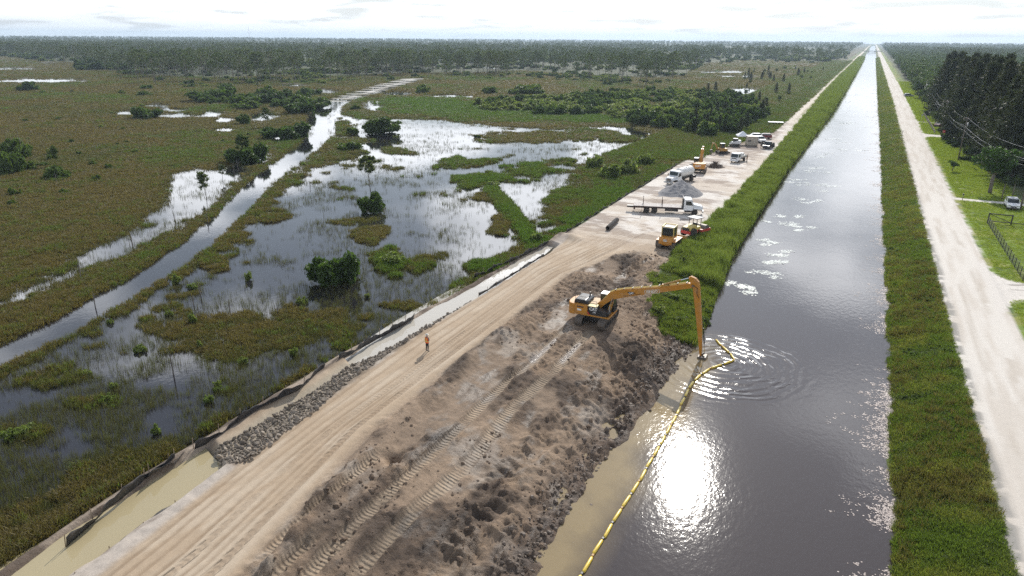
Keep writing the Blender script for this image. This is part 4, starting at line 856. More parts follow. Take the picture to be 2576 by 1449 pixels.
# front of the pine wood: the nearest pines one by one, the rest of the wood as one mass
nf = 26000; az = np.radians(rng.uniform(-10, 68, nf)); dd = 330*(1500/330)**rng.random(nf); fx_, fy_ = -dd*np.sin(az), dd*np.cos(az)
fwv = forest_w(fx_, fy_); dens = sst(-70, 25, fwv)*.42*(.06 + 1.0*sst(.44, .60, fbm(fx_, fy_, 60, 3, 73))) + .02*(fwv > -90)
clear = sst(-20, 60, fwv)*sst(.60, .68, fbm(fx_*.4, fy_, 55, 3, 74)); ok = (fx_ < road_a(fy_) - 14) & (rng.random(nf) < dens*(1-.85*clear)) & in_view(fx_, fy_, 0, 60)
ok &= marsh(fx_, fy_)[0] > .45
fx_, fy_, dd, fwv = fx_[ok], fy_[ok], dd[ok], fwv[ok]; o_ = np.argsort(dd)
near, far = o_[:284], o_[284:]
for px, bs, h in ((348,202,58),(385,199,48),(412,206,50),(470,201,55),(490,206,52),(541,199,62),(560,201,60),(586,204,52),(622,201,50),(662,201,48),(302,190,40),(441,197,46)): tree_px('pine_tree', PINES[px % 5], px, bs, h, 15.6, 'tall broad crowned pine rising above the thicket in front of the pine wood', 'tree', 'tall pines before the wood')
for i in near:
    s = rng.uniform(.75, 1.3); tall_ = fwv[i] < -60
    tree('pine_tree', PINES[rng.integers(len(PINES))], (fx_[i], fy_[i], ML), s*(.85 if tall_ else 1), 'tall slash pine with a bare trunk at the front of the pine wood', 'tree', 'pines at the front of the wood')
def joined(meshes, name):
    me = bpy.data.meshes.new(name); v, f, mi = [], [], []
    for k, q in enumerate(meshes):
        n0 = len(v); v += [tuple(a.co) for a in q.vertices]; f += [tuple(i + n0 for i in p.vertices) for p in q.polygons]; mi += [k]*len(q.polygons)
    me.from_pydata(v, [], f)
    for q in meshes: me.materials.append(q.materials[0])
    me.polygons.foreach_set('material_index', mi); return me
pine_j = [joined(p, 'pine_whole') for p in PINES]; broad_j = [joined(p, 'broad_whole') for p in BROAD]
n2 = 26000; az2 = np.radians(rng.uniform(-12, 66, n2)); d2 = 1200*(7500/1200)**rng.random(n2); gx, gy = -d2*np.sin(az2), d2*np.cos(az2)
k2 = (np.abs(gx + 5) > 36 + gy*.004) & in_view(gx, gy, 0, 60) & (fbm(gx, gy, 260, 4, 75) > .44)
allx = np.concatenate([fx_[far], gx[k2]]); ally = np.concatenate([fy_[far], gy[k2]]); alld = np.concatenate([dd[far], d2[k2]])
scatter('pine_wood', pine_j, np.stack([allx, ally, np.full(len(allx), ML)], 1), (.62 + .62*rng.random(len(allx)))*np.clip(alld/3000, 1, 1.25), 'far pine wood stretching across the marsh to the horizon', 'pine wood', tilt=.03)
# undergrowth of the wood
ux, uy = [], []
nu = 26000; azu = np.radians(rng.uniform(-4, 66, nu)); du = 300*(2600/300)**rng.random(nu); ux, uy = -du*np.sin(azu), du*np.cos(azu); fu = forest_w(ux, uy)
ku = (ux < road_a(uy) - 12) & in_view(ux, uy, 0, 60) & (rng.random(nu) < sst(-90, 20, fu)*.6*(.08 + sst(.45, .62, fbm(ux, uy, 40, 3, 76)))) & (marsh(ux, uy)[0] > .4)
scatter('wood_undergrowth', [SHRUBS['green'][0], SHRUBS['dark'][1], SHRUBS['willow'][0]], np.stack([ux, uy, np.full(nu, ML)], 1)[ku], (1.3 + 2.0*rng.random(nu))[ku]*np.clip(du[ku]/600, 1, 1.8), 'low bushes growing under and before the pine wood', 'undergrowth', tilt=.05)
# young trees along the haul road verge
for i in range(60):
    yy = 230*(800/230)**rng.random(); xx = road_a(yy) - rng.uniform(8, 40)*(1 + yy/900); s = rng.uniform(.25, .5)
    tree('young_tree', CASU[i % 4] if i % 3 else BROAD[i % 4], (xx, yy, -.5), s*(.7 if i % 3 else 1.0), 'young slender tree on the grassy verge beside the haul road', 'tree', 'young trees on the road verge', )
for i in range(26):
    yy = rng.uniform(225, 330); xx = road_a(yy) - rng.uniform(8, 30) - (yy > 260)*3; tree('young_tree', CASU[i % 4], (xx, yy, -.5), rng.uniform(.18, .34), 'young slender tree on the grassy verge beside the haul road', 'tree', 'young trees on the road verge')
# ---- right side of the canal
for i in range(86):
    yy = rng.uniform(176, 350); xx = 24.6 + (yy-200)*.012 + rng.uniform(0, 4) + (i % 4)*3.6 + (yy < 200)*4
    if 250 < yy < 264: continue
    tree('casuarina_tree', CASU[i % 4], (xx, yy, -.1), rng.uniform(1.0, 1.28), 'tall dark feathery casuarina in the wind break beside the gravel road', 'tree', 'casuarinas of the wind break')
c = G(2455, 487, 0); tree('yard_tree', YARD, (c[0]+2.6, c[1]+2.5, -.1), 1.55, 'round bright green yard tree overhanging the lawn by the mailbox drive', 'tree')
c = G(2395, 430, 0); tree('yard_tree', YARD, (c[0], c[1], -.1), .42, 'small dark round yard tree at the foot of the utility pole', 'tree')
for i in range(34):
    yy = rng.uniform(172, 345); xx = 24.2 + rng.uniform(0, 4) + (yy < 205)*4
    if 249 < yy < 265: continue
    o = empty('roadside_bush', (xx, yy, -.15), rng.uniform(0, 6.28), 'dark bush growing at the foot of the casuarina wind break', 'bush', 'bushes under the casuarinas'); r = rng.uniform(1.0, 2.2); a = link('foliage', SHRUBS['dark'][i % 3], o); a.scale = (r, r, r*rng.uniform(.7, 1.2)); b = link('stem', STEM, o); b.scale = (r, r, r)
for px, bs, h in ((2545,498,60),(2520,500,50)):
    c = G(px, bs, 0); tree('banana_plant', PALMS[0], (c[0], c[1], -.1), .55, 'broad leaved banana plant in the shaded yard corner', 'plant', 'banana plants in the yard')
for i in range(190):
    yy = 345*(1000/345)**rng.random(); xx = 24.5 + (yy-300)*.004 + rng.exponential(1.0)*13 + rng.uniform(0, 4)
    if xx > .22*yy: xx = rng.uniform(28, .22*yy)
    tree('broadleaf_tree', BROAD[i % 4], (xx, yy, -.1), rng.uniform(.75, 1.25), 'full crowned broadleaf tree in the roadside wood beyond the casuarinas', 'tree', 'broadleaf trees of the roadside wood')
for i in range(22):
    yy = rng.uniform(262, 480); xx = 24 + rng.uniform(0, 5) + (yy-260)*.006
    if any(abs(yy-dy) < hw+2 for dy, _, _, hw in DRIVES): continue
    tree('yard_tree' if i % 3 else 'palm_tree', (BROAD[i % 4] if i % 3 else PALMS[i % 2]), (xx, yy, -.1), rng.uniform(.4, .6) if i % 3 else rng.uniform(.8, 1.1), 'leafy tree shading the roadside yards beside the driveways' if i % 3 else 'palm standing in the roadside yards beside the driveways', 'tree' if i % 3 else 'palm', 'trees of the roadside yards' if i % 3 else 'palms of the roadside yards')
n3 = 9000; y3 = 420*(6500/420)**rng.random(n3); x3 = 26 + rng.random(n3)*(.24*y3 + 20); k3 = in_view(x3, y3, 0, 80) & (x3 > 26 + y3*.003)
scatter('roadside_wood', broad_j, np.stack([x3, y3, np.full(n3, -.2)], 1)[k3], (.8 + .6*rng.random(n3))[k3], 'dense broadleaf wood stretching away beside the gravel road', 'wood', tilt=.04)
# ------------------------------------------------------------------ machines and vehicles
DUST = (.42, .34, .26)
M_CATY = mat('machine_yellow', (.50,.215,.022), .42, var=.08, scale=1.2, dirt=DUST, dirt_amt=.35)
M_CATG = mat('dull_yellow', (.42,.23,.05), .55, var=.12, scale=1.5, dirt=DUST, dirt_amt=.5)
M_BLK = mat('machine_black', (.02,.02,.021), .45, var=.2, scale=2, dirt=DUST, dirt_amt=.15)
M_HOOD = mat('hood_black', (.028,.030,.034), .30, var=.2, scale=2, dirt=DUST, dirt_amt=.12)
M_STEEL = mat('worn_steel', (.16,.145,.13), .55, .5, var=.3, scale=4, dirt=(.25,.19,.14), dirt_amt=.8)
M_CHROME = mat('chrome_rod', (.65,.66,.68), .18, 1.0, var=.05)
M_TRACK = mat('track_steel', (.115,.095,.078), .7, .25, var=.35, scale=5, dirt=(.22,.165,.12), dirt_amt=.85)
M_GLASS = mat('tinted_glass', (.018,.026,.026), .06, 0, var=.1, coat=.3)
M_WHITE = mat('white_paint', (.78,.79,.80), .35, var=.05, scale=1.5, dirt=DUST, dirt_amt=.25, coat=.15)
M_LETW = mat('lettering_white', (.80,.79,.76), .5, var=.05)
M_LETB = mat('lettering_black', (.02,.02,.02), .5, var=.05)
M_RED = mat('machine_red', (.48,.035,.025), .45, var=.12, dirt=DUST, dirt_amt=.35)
M_PYEL = mat('pale_yellow', (.62,.47,.13), .5, var=.1, dirt=DUST, dirt_amt=.4)
M_RUBBER = mat('rubber', (.022,.021,.02), .85, var=.3, scale=6, dirt=(.30,.24,.18), dirt_amt=.6)
M_RIM = mat('rim_grey', (.45,.45,.46), .4, .6, var=.1, dirt=DUST, dirt_amt=.4)
M_TANK = mat('tank_white', (.70,.69,.66), .45, var=.08, scale=1, dirt=(.38,.32,.26), dirt_amt=.45)
M_DECK = mat('weathered_deck', (.50,.46,.43), .8, var=.2, scale=3, bump=.006, bscale=20, dirt=(.3,.22,.18), dirt_amt=.6)
M_RUST = mat('rusty_frame', (.085,.052,.042), .75, var=.3, scale=4)
M_TANBOX = mat('tan_steel', (.46,.41,.335), .55, var=.08, scale=1, dirt=(.3,.25,.2), dirt_amt=.3)
M_NAVY = mat('dark_car_paint', (.018,.020,.032), .25, var=.1, coat=.6)
M_DKRED = mat('dark_red_paint', (.16,.012,.02), .3, var=.1, coat=.5)
M_TENT = mat('tent_fabric', (.80,.81,.83), .8, var=.04, scale=1)
M_SKIN = mat('skin', (.36,.21,.14), .6, var=.08)
M_JEANS = mat('dark_trousers', (.018,.018,.024), .85, var=.2, scale=9)
M_VEST = mat('orange_vest', (.75,.10,.02), .7, var=.1)
M_LIME = mat('lime_stripe', (.62,.62,.16), .6, var=.08)
M_SHIRT = mat('grey_shirt', (.16,.14,.12), .85, var=.2)
M_TANCL = mat('tan_clothing', (.30,.22,.15), .85, var=.2)
M_HAT = mat('pale_hat', (.62,.58,.50), .7, var=.1)
M_BOOMF = mat('float_yellow', (.74,.52,.04), .32, var=.1, scale=2, dirt=(.5,.42,.25), dirt_amt=.3, coat=.3)
M_FABRIC = mat('silt_fabric', (.022,.022,.025), .6, var=.35, scale=2, bump=.02, bscale=4, dirt=(.22,.18,.14), dirt_amt=.35)
M_STAKE = mat('wood_stake', (.28,.21,.14), .85, var=.25, scale=5)
M_ROCK = mat('limestone', (.25,.212,.17), .9, objvar=.42, var=.30, scale=1.8, bump=.05, bscale=6, dirt=(.30,.22,.15), dirt_amt=.75)
M_ROCKD = mat('wet_stone', (.165,.125,.095), .6, var=.35, scale=3, bump=.03, bscale=8)
M_GRAVEL = mat('grey_gravel', (.22,.215,.22), .95, var=.25, scale=7, bump=.06, bscale=9)
M_ROOTS = mat('root_debris', (.10,.072,.055), .95, var=.3, scale=5)
M_PIPE = mat('pipe_dark', (.10,.085,.072), .6, var=.25, scale=4)
M_GREY = mat('light_grey_steel', (.42,.43,.44), .4, .6, var=.1)
M_POLE = mat('pole_wood', (.17,.14,.115), .85, var=.25, scale=4)
M_WIRE = mat('wire', (.62,.62,.63), .35, .6, var=.05)
M_SIGN = mat('stop_red', (.55,.02,.02), .45, var=.05)
M_LAMP = mat('amber_lamp', (.7,.2,.02), .3, var=.05)

WH = {}
def wheel(root, x, y, r, w, z=None, name='wheel', rim=None):
    k = (r, w)
    if k not in WH:
        t = MB().lathe([(r*.62, -w/2), (r*.93, -w/2), (r, -w*.34), (r, w*.34), (r*.93, w/2), (r*.62, w/2)], n=20, ax='y').mesh('tyre', M_RUBBER, smooth=False)
        h = MB().lathe([(r*.10, -w*.30), (r*.16, -w*.42), (r*.5, -w*.30), (r*.64, -w*.45), (r*.64, w*.45), (r*.5, w*.30), (r*.16, w*.42), (r*.10, w*.30)], n=16, ax='y').mesh('rim', M_RIM)
        WH[k] = (t, h)
    o = link(name, WH[k][0], root); o.location = (x, y, r if z is None else z); q = link('rim', WH[k][1], o); return o
def stadium(L, h, n=8):
    r = h/2; a = L/2 - r; pts = []
    for i in range(n+1): t = -math.pi/2 + math.pi*i/n; pts.append((a + r*math.cos(t), r + r*math.sin(t)))
    for i in range(n+1): t = math.pi/2 + math.pi*i/n; pts.append((-a + r*math.cos(t), r + r*math.sin(t)))
    return pts
def tracks(root, L, gauge, h, w, rot=0.0, pitch=.2, z=0.0, ma=None):
    st = stadium(L, h); n = len(st)
    for s in (-1, 1):
        b = MB(); inner = [(x_*(1-.10/L*2) , .06 + (z_)*(h-.12)/h) for x_, z_ in st]
        b.add([(p[0], -w/2, p[1]) for p in st] + [(p[0], w/2, p[1]) for p in st] + [(p[0], -w/2, p[1]) for p in inner] + [(p[0], w/2, p[1]) for p in inner],
              [(i, (i+1) % n, n+(i+1) % n, n+i) for i in range(n)] + [(2*n+i, 3*n+i, 3*n+(i+1) % n, 2*n+(i+1) % n) for i in range(n)] + [(i, 2*n+i, 2*n+(i+1) % n, (i+1) % n) for i in range(n)] + [(n+i, n+(i+1) % n, 3*n+(i+1) % n, 3*n+i) for i in range(n)])
        per = [0.]
        for i in range(n): a, c_ = Vector(st[i]), Vector(st[(i+1) % n]); per.append(per[-1] + (c_-a).length)
        N_ = int(per[-1]/pitch)
        for j in range(N_):
            d = per[-1]*j/N_; i = max(q for q in range(n) if per[q] <= d); a, c_ = Vector(st[i]), Vector(st[(i+1) % n]); t = (c_-a).normalized(); p = a + t*(d-per[i]); nn = Vector((t.y, -t.x))
            q = [p + t*.03, p - t*.03, p - t*.03 + nn*.035, p + t*.03 + nn*.035]
            b.prism([(u.x, u.y) for u in q], -w/2, w/2)
        o = b.build('track', ma or M_TRACK, root); cr, sr_ = math.cos(rot), math.sin(rot); yy = s*gauge/2
        o.location = (-sr_*yy, cr*yy, z); o.rotation_euler = (0, 0, rot)
        f = MB(); f.box(-L*.36, L*.36, -w*.34, w*.34, h*.22, h*.74)
        for k in range(5): f.cyl(((-.32+.16*k)*L, -w*.40, h*.22), ((-.32+.16*k)*L, w*.40, h*.22), h*.13, n=10)
        f.build('track_frame', M_BLK, o)
        for e in (-1, 1): MB().cyl((e*(L/2-h/2), -w*.3, h/2), (e*(L/2-h/2), w*.3, h/2), h*.36, n=14).build('sprocket' if e < 0 else 'idler', M_STEEL, o)
def glasscab(root, x0, x1, y0, y1, z0, z1, frame=M_BLK, roof=None, slope=.12, name='cab'):
    b = MB(); b.box(x0, x1, y0, y1, z0, z0 + .32); t = .055
    for (xx, yy, tx) in ((x0, y0, x0), (x0, y1, x0), (x1, y0, x1-slope), (x1, y1, x1-slope)):
        sx = 1 if xx == x0 else -1; sy = 1 if yy == y0 else -1
        b.bar((xx + sx*t/2, yy + sy*t/2, z0+.3), (tx + sx*t/2, yy + sy*t/2, z1), t*1.3, t*1.3)
    o = b.build(name, frame, root)
    r = MB().box(x0-.03, x1-slope+.06, y0-.03, y1+.03, z1, z1+.10).build('roof', roof or frame, o, bevel=.03)
    zz0, zz1 = z0+.33, z1-.01; e = .018
    for nm, pts in (('side_window', [(x0+t, y0+e, zz0), (x1-t*1.2, y0+e, zz0), (x1-slope-t, y0+e, zz1), (x0+t, y0+e, zz1)]), ('side_window', [(x0+t, y1-e, zz0), (x1-t*1.2, y1-e, zz0), (x1-slope-t, y1-e, zz1), (x0+t, y1-e, zz1)]),
                    ('front_window', [(x1-e, y0+t, zz0), (x1-e, y1-t, zz0), (x1-slope-e, y1-t, zz1), (x1-slope-e, y0+t, zz1)]), ('rear_window', [(x0+e, y0+t, zz0), (x0+e, y1-t, zz0), (x0+e, y1-t, zz1), (x0+e, y0+t, zz1)])):
        c = sum((Vector(p) for p in pts), Vector())/4; cc = Vector(((x0+x1)/2, (y0+y1)/2, c.z)); dn = (cc-c).normalized()*.012
        MB().add(pts + [tuple(Vector(p)+dn) for p in pts], [(0,1,2,3), (7,6,5,4), (0,4,5,1), (1,5,6,2), (2,6,7,3), (3,7,4,0)]).build(nm, M_GLASS, o)
    return o
def plane_prism(root, name, pts, w, m, bevel=0.0, y0=0.0):
    return MB().prism(pts, y0 - w/2, y0 + w/2).build(name, m, root, bevel=bevel)
def cyl_part(root, name, p0, p1, split, r, m):
    p0, p1 = Vector(p0), Vector(p1); q = p0.lerp(p1, split); o = MB().cyl(p0, q, r, n=10).build(name, m, root); MB().cyl(q, p1, r*.55, n=8).build('rod', M_CHROME, o); return o

# ---- long reach excavator (upper works point across the canal, tracks run along it)
EX = (-21.6, 63.8)
ex = empty('long_reach_excavator', (EX[0], EX[1], 0.0), 0.0, 'yellow long reach excavator on tracks with its arm dipping into the canal', 'excavator')
def EP(zx, zy): q = GY((2080+zx/3.788)/1.4907, (1000+zy/3.788)/1.4907, EX[1]); return (q[0]-EX[0], q[1])
tracks(ex, 4.75, 2.5, .88, .80, rot=math.pi/2)
MB().box(-.9, .9, -1.1, 1.1, .35, .72).box(-1.25, 1.25, -.45, .45, .4, .7).build('undercarriage', M_BLK, ex, bevel=.04)
MB().cyl((0, 0, .68), (0, 0, .92), .72, n=24).build('slew_ring', M_STEEL, ex)
dk = MB().box(-2.3, 1.75, -1.36, 1.36, .90, 1.06).build('deck', M_CATY, ex, bevel=.02)
cw = MB().prism([(-2.0, -1.36), (-2.55, -1.30), (-2.85, -.95), (-2.95, -.4), (-2.95, .4), (-2.85, .95), (-2.55, 1.30), (-2.0, 1.36)], .80, 2.02, 'z').build('counterweight', M_CATY, ex, bevel=.07)
sp = MB().box(-1.99, -.62, -1.38, -.72, 1.06, 2.02).build('side_panel', M_CATY, ex, bevel=.05)
MB().box(-1.80, -1.05, -1.394, -1.381, 1.72, 1.86).build('vent', M_RUST, sp); MB().box(-1.74, -1.28, -1.394, -1.381, 1.36, 1.56).build('plate', M_LETW, sp)
MB().box(-1.99, -.62, .72, 1.38, 1.06, 1.98).build('side_panel', M_CATY, ex, bevel=.05)
bp_ = MB().prism([(-.60, 2.0), (-.60, 1.45), (-.30, 1.08), (1.35, 1.08), (1.72, 1.30), (1.72, 1.62), (.42, 1.70), (.40, 2.0)], -1.37, -.52).build('side_panel', M_BLK, ex, bevel=.03)
MB().add([(-.598, -1.385, 1.47), (-.315, -1.385, 1.085), (-.50, -1.385, 1.085), (-.598, -1.385, 1.22)], [(0, 1, 2, 3)]).build('red_stripe', M_RED, bp_)
text('lettering', 'CAT', .46, M_LETW, bp_, (.02, -1.385, 1.73), (math.pi/2, 0, 0), bold=.016, sx=.95); text('lettering', '329E', .17, M_LETW, bp_, (.14, -1.385, 1.40), (math.pi/2, 0, 0), bold=.004)
MB().box(-.58, .38, -1.36, -.54, 2.0, 2.03).build('walkway', M_PYEL, ex)
hd = MB().prism([(-2.25, 2.02), (-2.20, 2.36), (-2.05, 2.46), (-1.0, 2.46), (-.72, 2.30), (-.68, 2.02)], -1.05, .95).build('engine_hood', M_HOOD, ex, bevel=.07)
for i in range(6): MB().box(-1.95+.16*i, -1.87+.16*i, -.8, .2, 2.462, 2.476).build('louvre', M_BLK, hd)
MB().cyl((-1.05, .55, 2.4), (-1.05, .55, 2.86), .09, n=10).build('exhaust_pipe', M_STEEL, hd)
MB().box(-.66, .1, -.50, 1.30, 1.06, 2.05).build('centre_body', M_CATG, ex, bevel=.03)
glasscab(ex, .15, 1.72, .42, 1.36, 1.06, 2.86, M_BLK, M_GREY, .22)
hr = MB()
for (a, b_) in (((-.55, -1.33, 2.03), (-.55, -1.33, 2.62)), ((.35, -1.33, 2.03), (.35, -1.33, 2.62)), ((-.55, -1.33, 2.62), (.35, -1.33, 2.62)), ((-.55, -1.33, 2.33), (.35, -1.33, 2.33)), ((-2.1, -1.02, 2.45), (-2.1, -1.02, 2.8)), ((-.75, -1.02, 2.35), (-.75, -1.02, 2.8)), ((-2.1, -1.02, 2.8), (-.75, -1.02, 2.8))): hr.cyl(a, b_, .022, n=6)
hr.build('handrail', M_BLK, ex)
mr = MB().cyl((1.6, -1.2, 1.62), (1.75, -1.3, 2.25), .02, n=6).build('mirror_arm', M_BLK, ex); MB().box(1.72, 1.76, -1.42, -1.2, 1.75, 2.35).build('mirror', M_GREY, mr)
foot = EP(615, 590); knee_t, knee_b = EP(860, 335), EP(825, 462); tipt, tipb = EP(1915, 228), EP(1955, 296)
boom = plane_prism(ex, 'boom', [EP(575, 600), EP(600, 520), EP(700, 455), EP(790, 362), knee_t, EP(1000, 312), EP(1500, 280), tipt, EP(1965, 250), tipb, EP(1500, 360), EP(1150, 405), EP(940, 440), knee_b, EP(735, 520), EP(650, 590)], .50, M_CATY, .03)
hs = MB(); 
for yy in (-.17, 0.0, .17): hs.tube([(p[0], yy, p[1]+.05) for p in (EP(700, 455), EP(790, 362), knee_t, EP(1000, 312), EP(1500, 280), EP(1880, 230))], .03, 5)
hs.build('hydraulic_line', M_PYEL, boom); cl = MB()
for t in np.linspace(0, 1, 9): u = Vector(EP(870, 330)).lerp(Vector(EP(1880, 232)), t); cl.box(u.x-.03, u.x+.03, -.26, .26, u.y+.01, u.y+.10)
cl.build('line_clamp', M_BLK, boom)
def on_boom(zx, zy): q = EP(zx, zy); return (q[0], -.262, q[1])
ang = math.atan2(EP(1500, 320)[1]-EP(1000, 365)[1], EP(1500, 320)[0]-EP(1000, 365)[0])
dec = MB().add([on_boom(1035, 345), on_boom(1080, 385), on_boom(1110, 384), on_boom(1170, 362), on_boom(1110, 350)], [(0, 1, 2, 3, 4)]).build('decal', M_LETB, boom)
q = on_boom(1098, 368); text('lettering', 'CAT', .26, M_LETW, boom, (q[0], q[1]-.008, q[2]), (math.pi/2, -ang, 0), .003, .008)
q = on_boom(1393, 345); sgn = MB().box(-.74, .74, -.004, .004, -.20, .20).build('sign_panel', M_CATG, boom, loc=q, rot=(0, -ang, 0)); sgf = MB()
for a in ((-.76,.76,-.21,-.19),(-.76,.76,.19,.21),(-.76,-.73,-.21,.21),(.73,.76,-.21,.21),(-.01,.01,-.2,.2)): sgf.box(a[0], a[1], -.008, .004, a[2], a[3])
sgf.build('sign_border', M_LETW, sgn); text('lettering', 'EINGO', .36, M_LETW, sgn, (0, -.008, 0), (math.pi/2, 0, 0), .003, .006, sx=1.05)
q0, q1 = on_boom(985, 408), on_boom(1240, 378)
for i in range(9):
    a = Vector(q0).lerp(Vector(q1), i/9); b_ = Vector(q0).lerp(Vector(q1), (i+.75)/9); MB().bar(a, b_, .004, .05).build('small_print', M_LETB, boom)
for s in (-.40, .40): cyl_part(ex, 'boom_cylinder', (1.25, s, 1.15), (knee_b[0]+.1, s, knee_b[1]+.22), .62, .10, M_CATG)
stick = plane_prism(ex, 'stick', [EP(1905, 150), EP(1945, 133), EP(2010, 165), EP(2052, 215), EP(2066, 300), EP(2082, 600), EP(2096, 900), EP(2092, 1120), EP(2088, 1275), EP(2062, 1275), EP(2048, 1100), EP(2020, 800), EP(1985, 480), EP(1968, 310), EP(1940, 240)], .38, M_CATY, .025)
MB().cyl((EP(1972, 262)[0], -.32, EP(1972, 262)[1]), (EP(1972, 262)[0], .32, EP(1972, 262)[1]), .11, n=12).build('pivot_pin', M_STEEL, boom)
br_ = EP(1540, 262); MB().prism([(br_[0]-.25, br_[1]-.22), (br_[0]+.3, br_[1]-.2), (br_[0]+.12, br_[1]+.12), (br_[0]-.08, br_[1]+.12)], -.16, .16).build('bracket', M_CATY, boom)
cyl_part(ex, 'stick_cylinder', (br_[0], 0, br_[1]+.05), (EP(1925, 158)[0], 0, EP(1925, 158)[1]), .66, .10, M_CATG)
cyl_part(ex, 'bucket_cylinder', (EP(2098, 870)[0]+.12, 0, EP(2098, 870)[1]), (EP(2130, 1230)[0], 0, EP(2130, 1230)[1]), .6, .06, M_BLK)
hb = MB(); hb.tube([(EP(1985, 262)[0], -.22, EP(1985, 262)[1]), (EP(2035, 300)[0], -.26, EP(2035, 300)[1]), (EP(2025, 370)[0], -.24, EP(2025, 370)[1]), (EP(2058, 440)[0], -.22, EP(2058, 440)[1])], .025, 5); hb.build('hose', M_BLK, stick)
be = EP(2078, 1270); bk = MB(); bk.prism([(be[0]-.25, be[1]+.10), (be[0]+.55, be[1]+.12), (be[0]+.62, be[1]-.25), (be[0]+.35, be[1]-.62), (be[0]-.15, be[1]-.62), (be[0]-.35, be[1]-.25)], -.5, .5)
for i in range(4): bk.box(be[0]-.5, be[0]-.3, -.48+.29*i, -.36+.29*i, be[1]-.32, be[1]-.24)
bk.build('bucket', M_STEEL, ex, bevel=.03); MB().bar((be[0], 0, be[1]+.1), (EP(2130, 1230)[0], 0, EP(2130, 1230)[1]), .3, .1).build('bucket_link', M_BLK, ex)

# ---- second excavator, seen from behind
def excavator(name, loc, rz, label, s=1.0):
    e = empty(name, loc, rz, label, 'excavator'); tracks(e, 4.4, 2.4, .95, .62); MB().box(-1.1, 1.1, -.8, .8, .4, .85).build('undercarriage', M_BLK, e, bevel=.04)
    MB().box(-1.9, 1.7, -1.35, 1.35, 1.0, 1.22).build('deck', M_CATY, e, bevel=.03)
    c_ = MB().prism([(-1.6, -1.35), (-2.3, -1.2), (-2.55, -.6), (-2.55, .6), (-2.3, 1.2), (-1.6, 1.35)], 1.08, 2.25, 'z').build('counterweight', M_CATY, e, bevel=.08)
    MB().box(-1.6, .2, -1.33, -.5, 1.22, 2.1).build('side_panel', M_CATY, e, bevel=.04); MB().box(-1.6, .1, .5, 1.33, 1.22, 2.1).build('side_panel', M_CATY, e, bevel=.04); MB().box(-1.6, -.3, -.9, .9, 2.0, 2.32).build('engine_hood', M_CATG, e, bevel=.05)
    text('lettering', 'CAT', .62, M_LETW, c_, (-2.57, .15, 1.72), (math.pi/2, 0, -math.pi/2), bold=.02); MB().prism([(-.42, 1.42), (.02, 1.42), (-.2, 1.64)], -2.566, -2.560, 'x').build('triangle', M_RED, c_)
    glasscab(e, .15, 1.65, .40, 1.32, 1.22, 2.95, M_BLK, M_WHITE)
    bm_ = plane_prism(e, 'boom', [(.6, 1.3), (.75, 1.9), (2.2, 4.3), (2.6, 4.75), (3.1, 4.85), (5.4, 4.2), (5.35, 3.9), (3.0, 4.2), (2.6, 3.9), (1.1, 1.3)], .55, M_CATY, .03, y0=-.05)
    for s_ in (-.42, .32): cyl_part(e, 'boom_cylinder', (1.5, s_, 1.25), (2.3, s_, 3.7), .6, .10, M_CATG)
    plane_prism(e, 'stick', [(4.7, 5.0), (5.05, 5.1), (5.9, 3.2), (6.3, 1.2), (6.1, 1.15), (5.2, 3.7)], .4, M_CATY, .03, y0=-.05); cyl_part(e, 'stick_cylinder', (3.0, -.05, 4.95), (4.9, -.05, 5.15), .6, .09, M_CATG)
    MB().prism([(5.7, 1.3), (6.6, 1.3), (6.8, .8), (6.4, .2), (5.8, .1), (5.5, .5)], -.6, .5).build('bucket', M_STEEL, e, bevel=.03); return e
excavator('excavator', (-30.7, 156.2, 0), R(97), 'yellow tracked excavator seen from behind beside the water truck and root pile')

